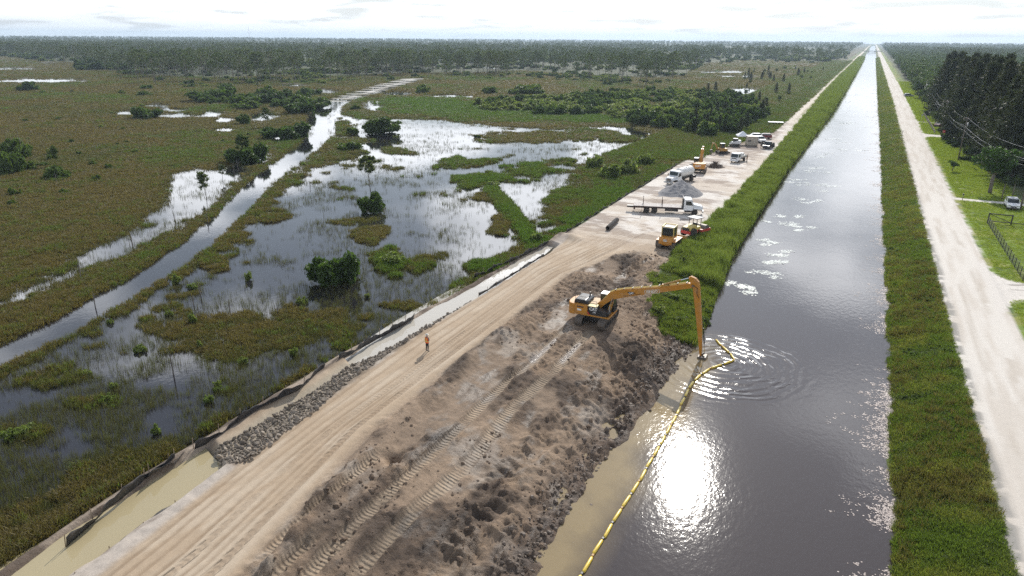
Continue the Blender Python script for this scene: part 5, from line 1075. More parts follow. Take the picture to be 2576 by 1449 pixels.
# ---- trucks
def conv_cab(t, x0, paint=M_WHITE, hood=1.35, s=1.0):      # bonneted truck cab; x0 = back of the cab, 3.2 m long
    cb = MB().prism([(x0, .75), (x0, 2.55), (x0+.10, 2.68), (x0+1.18, 2.68), (x0+1.32, 2.55), (x0+1.62, 1.78), (x0+1.62, .75)], -1.08, 1.08).build('cab', paint, t, bevel=.05)
    hdm = MB().prism([(x0+1.62, 1.0), (x0+1.62, 1.80), (x0+2.3, 1.66), (x0+3.05, 1.50), (x0+3.2, 1.30), (x0+3.2, .85), (x0+2.9, .8)], -.80, .80).build('bonnet', paint, t, bevel=.08)
    for s_ in (-1, 1):
        pts = [(x0+1.75 + .62*math.cos(a)+.55, .55 + .62*math.sin(a)) for a in np.linspace(math.pi, 0, 9)]
        MB().prism(pts + [(x0+2.98, .8), (x0+3.1, 1.15), (x0+2.7, 1.3), (x0+1.7, 1.3), (x0+1.6, .8)], s_*1.12 - .15*(s_ > 0), s_*1.12 + .15*(s_ < 0) + (0 if s_ > 0 else 0)).build('fender', paint, t) if False else MB().box(x0+1.66, x0+2.95, min(s_*.72, s_*1.14), max(s_*.72, s_*1.14), 1.04, 1.26).build('fender', paint, t, bevel=.08)
        MB().prism([(x0+.34, 1.66), (x0+1.42, 1.66), (x0+1.20, 2.36), (x0+.34, 2.36)], s_*1.082, s_*1.094).build('side_window', M_GLASS, cb)
        mr_ = MB().cyl((x0+1.45, s_*1.08, 1.75), (x0+1.5, s_*1.30, 1.9), .02, n=5).build('mirror_arm', M_BLK, t); MB().box(x0+1.46, x0+1.53, s_*1.32-.09, s_*1.32+.09, 1.62, 2.12).build('mirror', M_BLK, mr_)
        MB().cyl((x0+3.16, s_*.62, 1.08), (x0+3.22, s_*.62, 1.08), .11, n=10).build('headlight', M_GREY, hdm)
    ws = Matrix.Rotation(0, 4, 'Y'); w_ = MB(); w_.add([(x0+1.345, -.95, 2.50), (x0+1.345, .95, 2.50), (x0+1.615, .95, 1.84), (x0+1.615, -.95, 1.84), (x0+1.365, -.95, 2.51), (x0+1.365, .95, 2.51), (x0+1.64, .95, 1.84), (x0+1.64, -.95, 1.84)], [(0,1,2,3), (7,6,5,4), (0,4,5,1), (1,5,6,2), (2,6,7,3), (3,7,4,0)]); w_.build('windscreen', M_GLASS, cb)
    gr = MB(); gr.box(x0+3.2, x0+3.215, -.5, .5, .92, 1.38); gr.build('grille', M_STEEL, hdm); MB().box(x0+3.12, x0+3.34, -1.1, 1.1, .45, .78).build('bumper', M_GREY, t, bevel=.04)
    MB().box(x0+.2, x0+1.5, -1.1, 1.1, .45, .75).build('step', M_BLK, t); return cb
ft = empty('flatbed_truck', (-30.0, 114.05, 0), math.atan2(1.85, 6.5), 'long white flatbed truck with an empty stake bed parked across the pad', 'truck')
MB().box(-4.0, 8.6, -.45, .45, .72, 1.0).build('chassis', M_BLK, ft)
bd = MB().box(-2.9, 5.25, -1.22, 1.22, 1.06, 1.20).build('bed', M_RUST, ft)
for i in range(9): MB().box(-2.88, 5.23, -1.215+.27*i, -.955+.27*i, 1.2, 1.235).build('plank', M_DECK, bd)
for i in range(19): MB().box(-2.7+.42*i, -2.58+.42*i, -1.26, 1.26, .98, 1.07).build('cross_beam', M_RUST, bd)
MB().box(-2.9, -2.6, -1.2, 1.2, .55, 1.0).build('rear_bumper', M_RUST, ft)
for xx in (-1.3, 1.9):
    for s_ in (-1.18, 1.18): MB().box(xx-.05, xx+.05, s_-.05, s_+.05, 1.2, 2.45).build('stake', M_RUST, bd)
MB().box(5.28, 5.38, -1.2, 1.2, 1.0, 2.85).build('headboard', M_BLK, ft, bevel=.02); MB().box(2.4, 4.6, -1.1, -.6, .5, .95).build('tool_box', M_BLK, ft); MB().box(2.6, 4.2, .6, 1.1, .5, .95).build('fuel_tank', M_STEEL, ft)
conv_cab(ft, 5.45)
for xx in (-.66, .66):
    for s_ in (-1, 1): wheel(ft, xx, s_*.92, .51, .48, name='rear_wheel')
for s_ in (-1, 1): wheel(ft, 7.35, s_*.98, .51, .30, name='front_wheel'); MB().box(-1.5, -1.47, s_*1.2-.28, s_*1.2+.1, .3, .98).build('mud_flap', M_BLK, ft)
wt = empty('water_truck', (-31.2, 143.6, 0), R(-108), 'white water tank truck with a ribbed tank parked behind the gravel heap', 'truck')
MB().box(-2.6, 5.6, -.45, .45, .7, .98).build('chassis', M_BLK, wt); conv_cab(wt, 2.6)
tk = MB(); prof = [(.2, -2.6), (.75, -2.55), (.98, -2.4), (.98, -.9), (1.02, -.85), (1.02, -.78), (.98, -.73), (.98, .7), (1.02, .75), (1.02, .82), (.98, .87), (.98, 2.15), (.75, 2.3), (.2, 2.36)]
tk.lathe(prof, (0, 0, 2.05), 22, 'x'); tko = tk.build('tank', M_TANK, wt, smooth=False); MB().cyl((-.3, 0, 3.0), (-.3, 0, 3.16), .28, n=14).build('hatch', M_TANK, tko)
MB().box(-2.6, 2.3, -.9, .9, .98, 1.25).build('tank_cradle', M_BLK, wt); MB().box(-2.95, -2.6, -1.15, 1.15, .6, 1.3).build('spray_bar', M_BLK, wt)
for s_ in (-1, 1):
    wheel(wt, -1.5, s_*.90, .52, .5, name='rear_wheel'); wheel(wt, 4.5, s_*.98, .52, .3, name='front_wheel'); MB().box(-2.4, -.6, s_*.98-.3, s_*.98+.3, 1.1, 1.16).build('fender', M_BLK, wt)
co = empty('cabover_truck', (-25.2, 175.4, 0), R(-104), 'white cab over flat truck with side gates parked on the muddy pad', 'truck')
ca = MB().prism([(1.1, .55), (1.1, 2.1), (1.25, 2.25), (2.35, 2.25), (2.5, 2.12), (2.82, 1.3), (2.86, .55)], -.98, .98).build('cab', M_WHITE, co, bevel=.05)
MB().add([(2.53, -.88, 2.06), (2.53, .88, 2.06), (2.835, .88, 1.32), (2.835, -.88, 1.32), (2.55, -.88, 2.07), (2.55, .88, 2.07), (2.86, .88, 1.32), (2.86, -.88, 1.32)], [(0,1,2,3), (7,6,5,4), (0,4,5,1), (1,5,6,2), (2,6,7,3), (3,7,4,0)]).build('windscreen', M_GLASS, ca)
for s_ in (-1, 1):
    MB().prism([(1.5, 1.3), (2.6, 1.3), (2.35, 2.0), (1.5, 2.0)], s_*.982, s_*.994).build('side_window', M_GLASS, ca); wheel(co, 2.1, s_*.82, .40, .26, name='front_wheel'); wheel(co, -1.4, s_*.78, .40, .42, name='rear_wheel'); MB().box(2.85, 2.89, s_*.7-.18, s_*.7+.18, .72, .9).build('headlight', M_GREY, ca); MB().box(-2.9, .95, s_*1.02-.03, s_*1.02+.03, 1.0, 1.45).build('side_gate', M_GREY, co)
MB().box(2.8, 2.95, -.98, .98, .38, .62).build('bumper', M_WHITE, co, bevel=.03); MB().box(2.862, 2.872, -.6, .6, .95, 1.15).build('grille', M_BLK, ca); MB().box(-2.9, .95, -1.0, 1.0, .86, 1.0).build('bed', M_RUST, co); MB().box(-2.8, 2.6, -.4, .4, .5, .86).build('chassis', M_BLK, co)
ld = MB().box(-2.2, -.7, -.75, .75, 1.0, 1.5).box(-1.5, -.75, -.7, .7, 1.5, 2.0); tag(ld.build('water_tote', M_TANK, None, bevel=.08, loc=(-25.2, 175.4, 0), rot=(0, 0, R(-104))), 'white plastic tank load standing on the bed of the cab over truck', 'tank')

# ---- bulldozer and roller
dz = empty('bulldozer', (-21.8, 94.6, 0), R(86), 'yellow bulldozer with a white roofed cab parked by the grassy bank', 'bulldozer')
tracks(dz, 3.5, 2.0, 1.15, .86); MB().prism([(-1.7, .55), (-1.85, 1.0), (-1.7, 1.75), (-.9, 1.75), (-.6, 1.6), (1.75, 1.6), (1.85, 1.4), (1.85, .55)], -.56, .56).build('body', M_CATY, dz, bevel=.06)
tkb = MB().prism([(-1.90, .75), (-1.98, 1.2), (-1.80, 1.80), (-1.05, 1.85), (-1.05, .75)], -.95, .95).build('fuel_tank', M_CATY, dz, bevel=.07); lp = MB().box(-2.02, -2.0, -.26, .26, 1.22, 1.52).build('plate', M_LETW, tkb); text('lettering', 'CAT', .27, M_LETB, lp, (-2.024, 0, 1.37), (math.pi/2, 0, -math.pi/2), .003, .008)
for s_ in (-1, 1): MB().box(-1.7, 1.6, s_*1.0-.45, s_*1.0+.45, 1.17, 1.25).build('fender', M_CATY, dz)
glasscab(dz, -1.0, .45, -.80, .80, 1.65, 2.95, M_BLK, M_WHITE, .1); rp = MB()
for a, b_ in (((-1.0, -.85, 1.3), (-1.0, -.85, 3.1)), ((-1.0, .85, 1.3), (-1.0, .85, 3.1)), ((-1.0, -.85, 3.1), (.45, -.85, 3.22)), ((-1.0, .85, 3.1), (.45, .85, 3.22)), ((.45, -.85, 3.22), (.45, .85, 3.22)), ((-1.0, -.85, 3.1), (-1.0, .85, 3.1)), ((.45, -.85, 3.22), (.45, -.85, 1.3)), ((.45, .85, 3.22), (.45, .85, 1.3))): rp.bar(a, b_, .10, .10)
rp.build('roll_frame', M_PYEL, dz); MB().cyl((1.2, .25, 1.6), (1.2, .25, 2.3), .06, n=8).build('exhaust_pipe', M_BLK, dz)
bl_ = MB().prism([(2.55, .02), (2.42, .35), (2.40, .8), (2.52, 1.22), (2.60, 1.22), (2.50, .8), (2.52, .35), (2.65, .02)], -1.75, 1.75).build('blade', M_CATG, dz)
for s_ in (-1, 1): MB().bar((.2, s_*1.5, .5), (2.45, s_*1.5, .45), .14, .22).build('push_arm', M_CATG, dz); cyl_part(dz, 'lift_cylinder', (1.5, s_*.45, 1.4), (2.42, s_*.45, .8), .55, .07, M_CATG)
rl = empty('road_roller', (-20.1, 102.2, 0), R(66), 'red and yellow road roller with a flat black canopy beside the bulldozer', 'roller')
MB().box(-1.85, .2, -.85, .85, .55, 1.02).build('rear_frame', M_RED, rl, bevel=.05); MB().prism([(-1.7, 1.02), (-1.75, 1.52), (-.5, 1.75), (.0, 1.75), (.05, 1.02)], -.72, .72).build('engine_hood', M_PYEL, rl, bevel=.06); MB().box(-1.79, -1.74, -.6, .6, 1.05, 1.48).build('grille', M_BLK, rl)
MB().box(-.1, .9, -.75, .75, 1.0, 1.45).build('operator_platform', M_PYEL, rl, bevel=.04); MB().box(.1, .55, -.25, .25, 1.45, 1.95).build('seat', M_BLK, rl, bevel=.05)
for xx, yy in ((-.15, -.7), (-.15, .7), (.85, -.7), (.85, .7)): MB().cyl((xx, yy, 1.4), (xx, yy, 2.72), .05, n=6).build('canopy_post', M_BLK, rl)
MB().box(-.55, 1.25, -.95, .95, 2.72, 2.82).build('canopy', M_HOOD, rl, bevel=.03); MB().bar((.9, 0, 1.45), (1.0, 0, 1.85), .04, .04).build('steering_column', M_BLK, rl)
for s_ in (-1, 1): wheel(rl, -1.0, s_*.82, .72, .46, name='rear_wheel'); MB().box(.9, 2.95, s_*1.02-.06, s_*1.02+.06, .55, .95).build('drum_frame', M_RED, rl, bevel=.02)
MB().lathe([(.1, -.95), (.70, -.95), (.74, -.93), (.74, .93), (.70, .95), (.1, .95)], (2.15, 0, .74), 28, 'y').build('drum', M_STEEL, rl); MB().box(.8, 1.2, -1.05, 1.05, .55, .95).build('drum_yoke', M_RED, rl); MB().box(2.85, 3.0, -1.05, 1.05, .55, .95).build('front_beam', M_RED, rl)

# ---- backhoe, loader, container, tent
bh = empty('mini_excavator', (-31.2, 186.2, 0), R(-150), 'dull yellow mini excavator with a white topped cab beside a dark bush', 'excavator')
tracks(bh, 2.9, 1.6, .65, .42); MB().box(-1.2, .9, -.95, .95, .7, 1.35).build('body', M_CATG, bh, bevel=.08); glasscab(bh, -.35, .85, -.05, .95, 1.2, 2.6, M_CATG, M_WHITE); MB().box(.9, 1.0, -.2, .2, .7, 1.1).build('swing_post', M_BLK, bh)
plane_prism(bh, 'boom', [(.9, .8), (1.05, 1.4), (1.7, 2.5), (2.1, 2.75), (2.7, 2.5), (2.65, 2.3), (2.1, 2.4), (1.3, .9)], .25, M_CATG, .02, -.3); plane_prism(bh, 'stick', [(2.45, 2.8), (2.7, 2.75), (2.95, 1.0), (2.8, .95), (2.5, 2.3)], .2, M_CATG, .02, -.3); MB().prism([(2.6, .95), (3.05, .95), (3.1, .5), (2.7, .2), (2.45, .5)], -.6, .05).build('bucket', M_STEEL, bh); MB().box(-1.9, -1.75, -.95, .95, .1, .55).build('blade', M_STEEL, bh)
cyl_part(bh, 'boom_cylinder', (1.2, -.3, .7), (1.95, -.3, 2.2), .6, .06, M_BLK)
sk = empty('compact_track_loader', (-30.3, 201.0, 0), R(195), 'white compact track loader parked under the edge of the tent', 'loader')
tracks(sk, 2.5, 1.55, .75, .42); MB().box(-1.3, .9, -.62, .62, .55, 1.35).build('body', M_WHITE, sk, bevel=.08); MB().box(-1.45, -.7, -.8, .8, 1.0, 1.75).build('engine_hood', M_WHITE, sk, bevel=.08); glasscab(sk, -.55, .75, -.5, .5, .95, 2.1, M_BLK, M_WHITE)
for s_ in (-1, 1): MB().prism([(-1.35, 1.5), (-1.2, 1.75), (1.1, 1.2), (1.6, .55), (1.45, .5), (.95, 1.0)], s_*.78-.08, s_*.78+.08).build('lift_arm', M_WHITE, sk, bevel=.02)
MB().prism([(1.45, .1), (2.2, .08), (2.2, .12), (1.6, .2), (1.5, .75), (1.42, .75)], -.95, .95).build('bucket', M_STEEL, sk)
cn = empty('storage_container', (-26.5, 204.9, 0), R(20), 'tan steel storage container beside the white tent', 'container')
MB().box(-1.45, 1.45, -1.25, 1.35, .12, 2.62).build('wall', M_TANBOX, cn, bevel=.03); rib = MB()
for i in range(9): rib.box(-1.3+.32*i, -1.18+.32*i, -1.285, -1.25, .25, 2.5)
rib.build('corrugation', M_TANBOX, cn); MB().box(-1.5, 1.5, -1.3, 1.4, 2.62, 2.68).build('roof', M_TANBOX, cn); MB().box(-1.25, -.45, -1.305, -1.29, 1.25, 1.62).build('sign_plate', M_LETB, cn)
MB().box(.25, 1.2, -1.315, -1.286, .3, 2.35).build('door', M_TANBOX, cn); MB().box(.35, .4, -1.34, -1.315, .9, 1.6).build('handle', M_GREY, cn); MB().box(-1.4, 1.4, -1.1, 1.2, 0, .12).build('skid', M_BLK, cn)
tn = empty('canopy_tent', (-29.4, 206.6, 0), R(20), 'white peaked canopy tent on thin legs between the loader and the container', 'tent')
top = MB(); rings = []
for f_, zz in ((1, 2.25), (1.0, 2.5), (.75, 2.75), (.4, 3.15), (.08, 3.6)): rings.append([(f_*1.6*a, f_*1.6*b_, zz) for a, b_ in ((-1,-1), (0,-1), (1,-1), (1,0), (1,1), (0,1), (-1,1), (-1,0))])
top.loft(rings); top.build('canopy', M_TENT, tn)
for a, b_ in ((-1,-1), (1,-1), (1,1), (-1,1)): MB().cyl((a*1.55, b_*1.55, 0), (a*1.55, b_*1.55, 2.4), .03, n=6).build('leg', M_GREY, tn)
tb = empty('folding_table', (-28.6, 203.6, 0), R(20), 'small pale folding table between the loader and the container', 'table'); MB().box(-.8, .8, -.4, .4, .72, .78).build('table_top', M_PYEL, tb)
for a, b_ in ((-.7,-.3), (.7,-.3), (.7,.3), (-.7,.3)): MB().cyl((a, b_, 0), (a, b_, .72), .025, n=5).build('leg', M_GREY, tb)

# ---- cars
def car(name, loc, rz, label, paint, kind='suv', L_=4.7, W_=1.85, H_=1.68, doors=False, lower=None):
    c = empty(name, loc, rz, label, 'pickup' if kind == 'pickup' else 'car'); h = L_/2; hb = .95
    if kind == 'pickup': low = [(-h, .45), (-h, 1.12), (-.35, 1.12), (-.30, 1.15), (1.05, 1.15), (1.2, 1.12), (h-.15, 1.05), (h, .85), (h, .45)]; gl = [(-.28, 1.12), (-.18, 1.78), (.0, 1.86), (.75, 1.86), (.9, 1.80), (1.35, 1.13)]
    else: low = [(-h, .42), (-h-.02, .8), (-h+.08, 1.05), (.95, 1.08), (h-.25, .98), (h-.02, .80), (h, .42)]; gl = [(-h+.10, 1.05), (-h+.32, H_-.10), (-h+.6, H_), (.15, H_), (.4, H_-.06), (1.08, 1.07)]
    b = MB().prism(low, -W_/2, W_/2).build('body', paint, c, bevel=.07)
    rings = [[(p[0], s*(W_/2-.05 - max(0, (p[1]-1.1))*.22), p[1]) for p in gl] for s in (-1, 1)]
    MB().loft(rings).build('greenhouse', M_GLASS, c); x0, x1 = gl[2][0], gl[3][0]; MB().box(x0-.02, x1+.02, -W_/2+.16, W_/2-.16, H_-.01 if kind != 'pickup' else 1.85, H_+.035 if kind != 'pickup' else 1.90).build('roof', paint, c, bevel=.02)
    for s in (-1, 1):
        for k_ in ((1, 0), (2, 1), (3, 0), (4, 0)):
            pass
        pl = MB(); 
        for (p, q) in ((gl[0], gl[2]), (gl[3], gl[5]), ((gl[2][0]*.5+gl[3][0]*.5, 1.1), (gl[2][0]*.5+gl[3][0]*.5, gl[2][1]))):
            pl.bar((p[0], s*(W_/2-.04), p[1]), (q[0], s*(W_/2-.04 - (q[1]-1.1)*.22), q[1]), .05, .09)
        pl.build('pillar', paint, c); 
        for xx in (-h*.60, h*.62): wheel(c, xx, s*(W_/2-.13), .37, .24)
        MB().box(h-.12, h+.005, s*(W_/2-.28)-.2, s*(W_/2-.28)+.2, .74, .88).build('headlight', M_GREY, c); MB().box(-h-.03, -h+.03, s*(W_/2-.2)-.12, s*(W_/2-.2)+.12, .8, 1.0).build('tail_light', M_RED, c)
        MB().box(.75, .9, s*(W_/2+.06)-.08, s*(W_/2+.06)+.08, 1.1, 1.25).build('mirror', paint, c)
        if doors:
            d_ = MB().box(0, .06, 0, .95, .5, 1.1).build('door', M_BLK if doors == 2 else paint, c); d_.location = (.95 if kind == 'pickup' else .7, s*W_/2, 0); d_.rotation_euler = (0, 0, (.15 if s > 0 else -.15) + (0 if s > 0 else math.pi)); MB().add([(.0, .05, 1.1), (.0, .9, 1.1), (.0, .8, 1.75), (.0, .3, 1.75), (.04, .05, 1.1), (.04, .9, 1.1), (.04, .8, 1.75), (.04, .3, 1.75)], [(0,1,2,3), (7,6,5,4), (0,4,5,1), (1,5,6,2), (2,6,7,3), (3,7,4,0)]).build('window', M_GLASS, d_)
    MB().box(h-.03, h+.02, -.45, .45, .5, .72).build('grille', M_BLK, c); MB().box(-h-.05, h+.05, -W_/2+.12, W_/2-.12, .30, .46).build('underbody', M_BLK, c); return c
car('pickup_truck', (-21.6, 201.8, 0), R(-96), 'dark pickup truck standing with both front doors open beside the container', M_NAVY, 'pickup', 5.4, 1.95, 1.9, doors=2)
car('parked_car', (-25.2, 213.2, 0), R(-60), 'white sport utility car parked behind the tan container', M_WHITE)
car('parked_car', (-28.0, 219.5, 0), R(200), 'white car with dark red lower body parked behind the white tent', M_WHITE); car('parked_car', (-25.4, 222.4, 0), R(190), 'dark red car parked behind the white cars on the pad', M_DKRED, L_=4.5, H_=1.5)
car('parked_car', (26.9, 148.5, -.1), R(-92), 'white and dark car parked nose out on the shaded lawn', M_WHITE)
car('parked_car', (21.2, 437, -.05), R(20), 'silver car parked across the verge of the gravel road', M_GREY)
c = G(2362, 318, 0); car('parked_car', (c[0], c[1], -.1), R(-120), 'dark purple car under the trees beside the driveway', M_DKRED, L_=4.4, H_=1.5)
tr = empty('flat_trailer', (-26.7, 263.5, 0), R(15), 'low white decked flat trailer on the grass beside the haul road', 'trailer')
MB().box(-2.6, 2.6, -1.25, 1.25, .72, .82).build('deck', M_WHITE, tr); MB().box(-2.6, 2.6, -1.15, 1.15, .55, .72).build('frame', M_BLK, tr); MB().bar((2.6, 0, .62), (4.0, 0, .5), .12, .12).build('tow_bar', M_BLK, tr)
for xx in (-.5, .4):
    for s_ in (-1, 1): wheel(tr, xx, s_*1.0, .36, .22)

# ---- heaps, pipe, brush
def heap(name, m, loc, rx, ry, h, seed, label, cat, peaks, rz=0.0):
    n = 72; b = MB(); gx_ = np.linspace(-1.15, 1.15, n); XX, YY = np.meshgrid(gx_, gx_); zz = np.zeros_like(XX)
    for pxk, pyk, ph, pr in peaks: zz = np.maximum(zz, ph*np.clip(1 - np.sqrt((XX-pxk)**2 + (YY-pyk)**2)/pr, 0, 1))
    zz = np.sqrt(zz**2 + .0009) - .03; zz = zz*h + (fbm(XX*rx, YY*ry, .9, 4, seed)-.5)*.22*h*sst(0, .2, zz) - .05
    v = [(a*rx, b_*ry, q) for a, b_, q in zip(XX.ravel(), YY.ravel(), zz.ravel())]; f = [(j*n+i, j*n+i+1, (j+1)*n+i+1, (j+1)*n+i) for j in range(n-1) for i in range(n-1) if max(zz[j, i], zz[j+1, i], zz[j, i+1], zz[j+1, i+1]) > -.06]
    me = finish(v, f, name, m, True); o = link(name, me); o.location = loc; o.rotation_euler = (0, 0, rz); return tag(o, label, cat)
gl_, gr_, gb_ = G(1664, 486), G(1762, 484), G(1706, 497)
heap('gravel_heap', M_GRAVEL, ((gl_[0]+gr_[0])/2, (gl_[1]+gr_[1])/2 + .8, 0), 3.9, 5.2, 2.35, 5, 'broad grey gravel heap between the flatbed truck and the water truck', 'gravel heap', ((-.12, .15, 1.0, .98), (.28, -.2, .82, .82), (-.3, -.32, .72, .78)))
heap('root_pile', M_ROOTS, (-28.7, 164.3, 0), 2.4, 2.2, 1.1, 9, 'dark mound of tangled roots and brush beside the tracked excavator', 'brush pile', ((0, 0, 1., .9), (.4, .2, .7, .6)))
rb_ = MB()
for i in range(110):
    a, r_ = rng.uniform(0, 6.28), rng.uniform(0, 1.6); p = Vector((r_*math.cos(a), r_*math.sin(a), max(.1, .95-r_*.55))); d = Vector((rng.normal(), rng.normal(), abs(rng.normal())*.7 + .1)).normalized()*rng.uniform(.4, 1.1); rb_.tube([tuple(p), tuple(p + d*.6 + Vector((0, 0, .08))), tuple(p + d)], [.05, .035, .012], 4)
rp_ = bpy.data.objects['root_pile']; rb_.build('root_tangle', M_ROOTS, rp_)
heap('dirt_heap', mat('dark_soil', (.10,.082,.070), .95, var=.3, scale=4, bump=.08, bscale=6), (-32.9, 165.5, 0), 2.4, 1.8, .8, 12, 'low dark soil heap behind the root pile at the edge of the pad', 'soil heap', ((0, 0, 1, .9), (.5, .1, .6, .5)))
p0_, p1_ = G(1528.6, 579.7), G(1552, 558); pi_ = MB(); dv_ = Vector((p1_[0]-p0_[0], p1_[1]-p0_[1], 0)); L_p = dv_.length; ring = lambda x_, r_: [(x_, r_*math.cos(a), .36 + r_*math.sin(a)) for a in np.linspace(0, 2*math.pi, 19)[:-1]]
rgs = []
for i in range(int(L_p/.12)): rgs += [ring(i*.12, .36), ring(i*.12+.05, .385)]
pi_.loft([ring(0, .30)] + rgs + [ring(L_p, .30)], cap=False); pi_.loft([ring(0, .30), ring(L_p, .30)], cap=False)
tag(pi_.build('culvert_pipe', M_PIPE, None, loc=(p0_[0], p0_[1], 0), rot=(0, 0, math.atan2(dv_.y, dv_.x))), 'short dark corrugated culvert pipe lying loose on the sandy pad', 'pipe')

# ---- people
def person(loc, rz, label, vest=True, hat=True, shirt=M_SHIRT, legs=M_JEANS, arm='down', h=1.78):
    s = h/1.78; J = {}; V_, E_, RR = [], [], []
    def j(nm, p, r, par=None):
        J[nm] = len(V_); V_.append(Vector(p)*s); RR.append(r*s)
        if par: E_.append((J[par], J[nm]))
    j('pelvis', (0, 0, .95), .125); j('waist', (0, 0, 1.08), .115, 'pelvis'); j('chest', (.01, 0, 1.30), .135, 'waist'); j('neckb', (0, 0, 1.46), .075, 'chest'); j('neck', (.015, 0, 1.53), .052, 'neckb'); j('jaw', (.03, 0, 1.60), .075, 'neck'); j('head', (.02, 0, 1.69), .092, 'jaw'); j('crown', (.01, 0, 1.755), .055, 'head'); j('nose', (.125, 0, 1.645), .014, 'jaw')
    for sd, n_ in ((1, 'l'), (-1, 'r')):
        j('sh'+n_, (0, sd*.19, 1.42), .062, 'neckb'); 
        if arm == 'bent': el, wr = (.02, sd*.27, 1.14), (.24, sd*.14, 1.12)
        else: el, wr = (-.03, sd*.27, 1.13), (.04, sd*.29, .90)
        j('el'+n_, el, .045, 'sh'+n_); j('wr'+n_, wr, .030, 'el'+n_); d = (Vector(wr)-Vector(el)).normalized(); pl = Vector(wr) + d*.08; j('pa'+n_, pl, .034, 'wr'+n_)
        side = d.cross(Vector((0, sd, 0))).normalized()
        for q, (o_, ln) in enumerate(((-.03, .075), (-.01, .088), (.012, .082), (.032, .065))):
            a = pl + side*o_ + d*.035; j(f'f{q}a'+n_, a + d*ln*.5, .0095, 'pa'+n_); j(f'f{q}b'+n_, a + d*ln + Vector((0, -sd*.018, 0)), .0085, f'f{q}a'+n_)
        j('tha'+n_, Vector(wr) + side*.045 + d*.045, .011, 'wr'+n_); j('thb'+n_, Vector(wr) + side*.06 + d*.085, .009, 'tha'+n_)
        j('hip'+n_, (0, sd*.095, .89), .098, 'pelvis'); j('kn'+n_, (.02, sd*.115, .50), .066, 'hip'+n_); j('an'+n_, (-.02, sd*.125, .10), .048, 'kn'+n_); j('heel'+n_, (-.04, sd*.125, .045), .042, 'an'+n_); j('toe'+n_, (.17, sd*.15, .035), .036, 'heel'+n_)
    me = bpy.data.meshes.new('person_body'); me.from_pydata([tuple(v) for v in V_], E_, []); o = bpy.data.objects.new('tmp', me); COL.objects.link(o)
    md = o.modifiers.new('s', 'SKIN'); md.use_smooth_shade = True; sv = me.skin_vertices[0].data
    for i, r_ in enumerate(RR): sv[i].radius = (r_, r_)
    sv[0].use_root = True; sb_ = o.modifiers.new('d', 'SUBSURF'); sb_.levels = 1; sb_.render_levels = 1
    fm = bpy.data.meshes.new_from_object(o.evaluated_get(bpy.context.evaluated_depsgraph_get())); COL.objects.unlink(o); bpy.data.objects.remove(o)
    fm.materials.clear()
    for m_ in (M_SKIN, shirt, legs, M_BLK): fm.materials.append(m_)
    wz = [v.co.copy() for v in fm.vertices]
    for p in fm.polygons:
        c_ = p.center/s; out = abs(c_.y); p.material_index = 3 if c_.z < .11 else 2 if (c_.z < .97 and out < .24 and c_.x < .16) else 0 if (c_.z > 1.50 or (arm == 'bent' and c_.x > .13) or (arm != 'bent' and c_.z < .96 and out > .22)) else 1
    root = empty('person', loc, rz, label, 'person'); b = link('body', fm, root)
    if vest:
        v = MB(); rings = []
        for zz, rx, ry in ((.90, .165, .215), (1.0, .155, .205), (1.15, .150, .20), (1.30, .165, .225), (1.40, .135, .215), (1.46, .09, .15)): rings.append([((rx*math.cos(a)+.005)*s, ry*math.sin(a)*s, zz*s) for a in np.linspace(0, 2*math.pi, 17)[:-1]])
        vo = v.loft(rings, cap=False).build('vest', M_VEST, root, smooth=True); st_ = MB()
        for z0_, z1_ in ((1.02, 1.08),): st_.loft([[((.162*math.cos(a)+.005)*s, .212*math.sin(a)*s, zz*s) for a in np.linspace(0, 2*math.pi, 17)[:-1]] for zz in (z0_, z1_)], cap=False)
        for sd in (-1, 1):
            for fb in (-1, 1): st_.bar((fb*.168*s, sd*.10*s, 1.05*s), (fb*.150*s, sd*.10*s, 1.42*s), .055*s, .02*s)
        st_.build('reflective_stripe', M_LIME, vo)
    if hat: MB().lathe([(.19, 0), (.19, .012), (.115, .02), (.105, .085), (.06, .12), (.01, .125)], (.015*s, 0, 1.715*s), 16).build('hat', M_HAT, root, smooth=True)
    else: MB().lathe([(.095, 0), (.105, .04), (.09, .09), (.04, .115), (.005, .12)], (.0, 0, 1.67*s), 12).build('hair', M_BLK, root, smooth=True)
    return root
pp = G(1075, 883); person((pp[0], pp[1], -.02), R(75), 'worker in an orange vest and pale hat standing alone on the haul road', arm='bent')
person((-23.3, 175.9, 0), R(160), 'person in tan clothing standing at the side gate of the cab over truck', vest=False, hat=False, shirt=M_TANCL, legs=M_TANCL)
person((-23.3, 200.6, 0), R(20), 'person in a dark shirt standing inside the open door of the dark pickup', vest=False, hat=False, legs=M_TANCL)

# ---- floating turbidity boom
BO = [G(a, b, WL) for a, b in ((1800,855),(1822,878),(1852,904),(1838,912),(1790,926),(1770,938),(1748,956),(1733,978),(1700,1050),(1655,1130),(1600,1226),(1545,1310),(1500,1386),(1460,1452),(1415,1530),(1330,1680),(1240,1850))]
pts_ = [Vector((a, b, 0)) for a, b in BO]; Ls = [0.]
for i in range(len(pts_)-1): Ls.append(Ls[-1] + (pts_[i+1]-pts_[i]).length)
def along(d):
    d = min(max(d, 0), Ls[-1]-1e-4); i = max(k for k in range(len(Ls)-1) if Ls[k] <= d); return pts_[i].lerp(pts_[i+1], (d-Ls[i])/(Ls[i+1]-Ls[i]))
fb = empty('floating_boom', (BO[0][0], BO[0][1], WL), 0, 'long yellow floating boom made of linked floats curving across the canal', 'floating boom')
base = Vector((BO[0][0], BO[0][1], 0)); fl_me = {}
d = 0.
